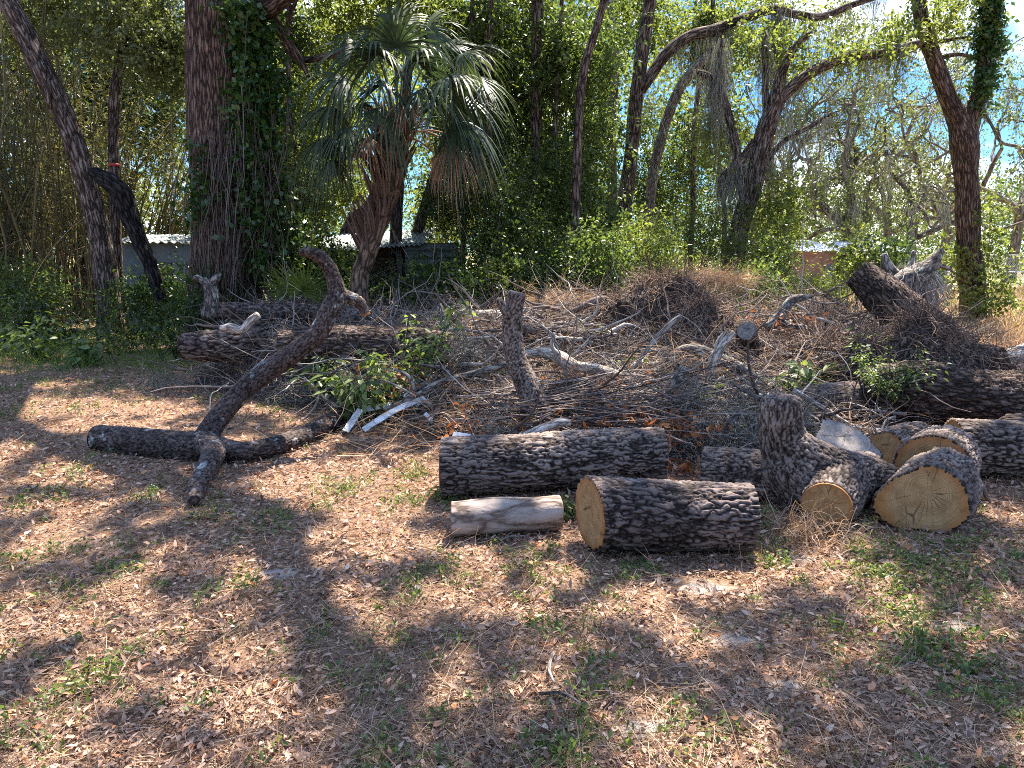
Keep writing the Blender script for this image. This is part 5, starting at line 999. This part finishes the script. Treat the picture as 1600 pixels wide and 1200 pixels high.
# ---------------------------------------------------------------- far wood, one mass
a = Acc(); cs, n = [], 2600
x = -45+110*rng.random(n); y = 50+22*rng.random(n); hmax = np.where(x > 14, 5.5, 18)+3*fbm(np.stack([x*.13, y*.1, 0*x], 1), 3, 4); z = hmax*rng.random(n)**.8
V, F, rn = sprays(np.stack([x, y, z], 1), .7, 6, 9, 1.2, .26, .15, .25); a.add(V, F, rnd=rn)
kind(tag(a.build('far_wood', M['leaf_oak']), 'hazy green mass of the wood far behind the field', 'wood'), 'stuff')
a = Acc(); n = 1500; x = -28+36*rng.random(n); y = 23+10*rng.random(n); z = 13*rng.random(n)**.9
V, F, rn = sprays(np.stack([x, y, z], 1), .42, 6, 11, .9, .17, .09, .25); a.add(V, F, rnd=rn)
kind(tag(a.build('sunlit_thicket', M['leaf_yellow']), 'sunlit yellow green thicket seen through gaps of the wood', 'wood'), 'stuff')

# ---------------------------------------------------------------- unseen boughs added above the frame, shaped to cast the chosen dapple
LIT = [(100, 640, 130, 14), (60, 700, 60, 12), (250, 640, 60, 14), (520, 765, 140, 40), (640, 745, 60, 36), (90, 835, 55, 30), (400, 890, 75, 30), (170, 970, 170, 40), (280, 1060, 240, 60), (90, 1120, 80, 40), (620, 865, 60, 22), (740, 950, 90, 22), (430, 1130, 130, 40),
       (1280, 905, 80, 20), (1110, 935, 70, 20), (1080, 1020, 60, 26), (1230, 1060, 60, 16), (1430, 1085, 36, 20), (1000, 930, 50, 20), (820, 1090, 90, 30), (860, 1000, 50, 14),
       (780, 690, 50, 12), (980, 690, 60, 18), (1225, 640, 40, 30), (1330, 690, 50, 22), (1480, 700, 60, 20), (1500, 750, 60, 30), (1570, 690, 40, 26), (860, 590, 80, 30), (970, 590, 60, 20), (1160, 590, 50, 20), (720, 500, 80, 14), (800, 790, 60, 14), (1400, 520, 100, 60), (1050, 460, 90, 30), (1540, 540, 60, 30), (520, 480, 40, 80), (420, 580, 50, 30), (350, 520, 60, 20), (180, 672, 30, 8), (250, 690, 20, 10), (1400, 610, 60, 30)]
def shade_canopy(n, x0, x1, y0, y1, h0, h1, leaf, parent, name, cover=.62, f=1.5, s=3):  # leaf sprays only where their shadow is wanted, clear of LIT
    g = np.stack([x0+(x1-x0)*rng.random(n), y0+(y1-y0)*rng.random(n), np.zeros(n)], 1)
    dpt = g[:, 1]*CP+CAMH*SP; px = 800+FPX*g[:, 0]/dpt; py = 600-FPX*(g[:, 1]*SP-CAMH*CP)/dpt
    lit = np.zeros(n, bool)
    for a_, b_, c_, d_ in LIT: lit |= (((px-a_)/c_)**2+((py-b_)/d_)**2 < 1+.5*(fbm(g*6, 2, 31)-.5))
    v = fbm(g*f*2.0, 4, s); lo = np.quantile(v, 1-cover)
    g = g[(~lit) & (v > lo)]
    hh = h0+(h1-h0)*vn(g*.8, s+5)+.5*rng.random(len(g)); c = g+SD[None]*(hh/SD[2])[:, None]
    V, F, rn = sprays(c, .035, 3, 6, .09, .075, .042, .1); return build(name, V, F, M[leaf], parent, {'rnd': rn})
gp = [Z(*q) for q in ((395, 800), (432, 860), (458, 915), (485, 965), (535, 1030), (590, 1105), (640, 1190))]  # limb added out of view, traced back along the shadow streak it casts
pts = [np.array([-4.6, 12.9, 8.6]), np.array([-2.4, 10.6, 8.0])]+[g+SD*7.2/SD[2] for g in gp]
tips, lb2 = [], [(pts, np.linspace(.19, .07, len(pts)))]
for k in range(3, len(pts)-1):
    for e in (-1, 1): grow(pts[k], (e*1.0, -.6, .1), .9, .035, 1, .5, .02, tips, lb2)
trunkpart(lb2, 'bark_oak', oak, 8, .1, .1, 'limb')
shade_canopy(6200, -4.6, 1.0, 1.9, 7.2, 6.6, 7.8, 'leaf_oak', oak, 'crown', .50, 1.9)  # unseen leaves added to the oak, placed to dapple the left foreground
shade_canopy(6000, 1.0, 6.0, 1.9, 7.2, 6.8, 8.0, 'leaf_oak', o15, 'upper_crown', .66, 2.2, 9)  # unseen leaves added to the forked tree to dapple the right foreground
shade_canopy(3600, -8.5, -2.8, 7.2, 13.5, 7, 8.4, 'leaf_oak', oak, 'upper_crown', .85, 1.0, 14)  # unseen leaves added overhead to shade the weeds at the left
shade_canopy(5200, -2.8, 7.0, 7.2, 12.5, 7.4, 8.8, 'leaf_oak', o15, 'far_shade_crown', .48, 1.2, 19)  # unseen leaves added overhead, placed to dapple the pile
foliage([(620, -230, 14.5, 130, 70, 1.6, 150), (800, -220, 16, 120, 60, 1.5, 60), (470, -150, 15, 110, 70, 1.5, 120)], 'leaf_oak', 'high_shade_crown', oak, L=.11, Wd=.055)  # unseen foliage added above the frame to shade the palm
foliage([(40, -130, 16, 170, 80, 2, 260), (200, -120, 17, 120, 70, 2, 170), (60, 20, 17.5, 120, 50, 1.0, 110), (250, 40, 18, 90, 70, 1.0, 110)], 'leaf_olive', 'crown', bpy.data.objects['tree.001'], L=.11, Wd=.05)  # top left leaves; the part above the frame is added to shade the bamboo
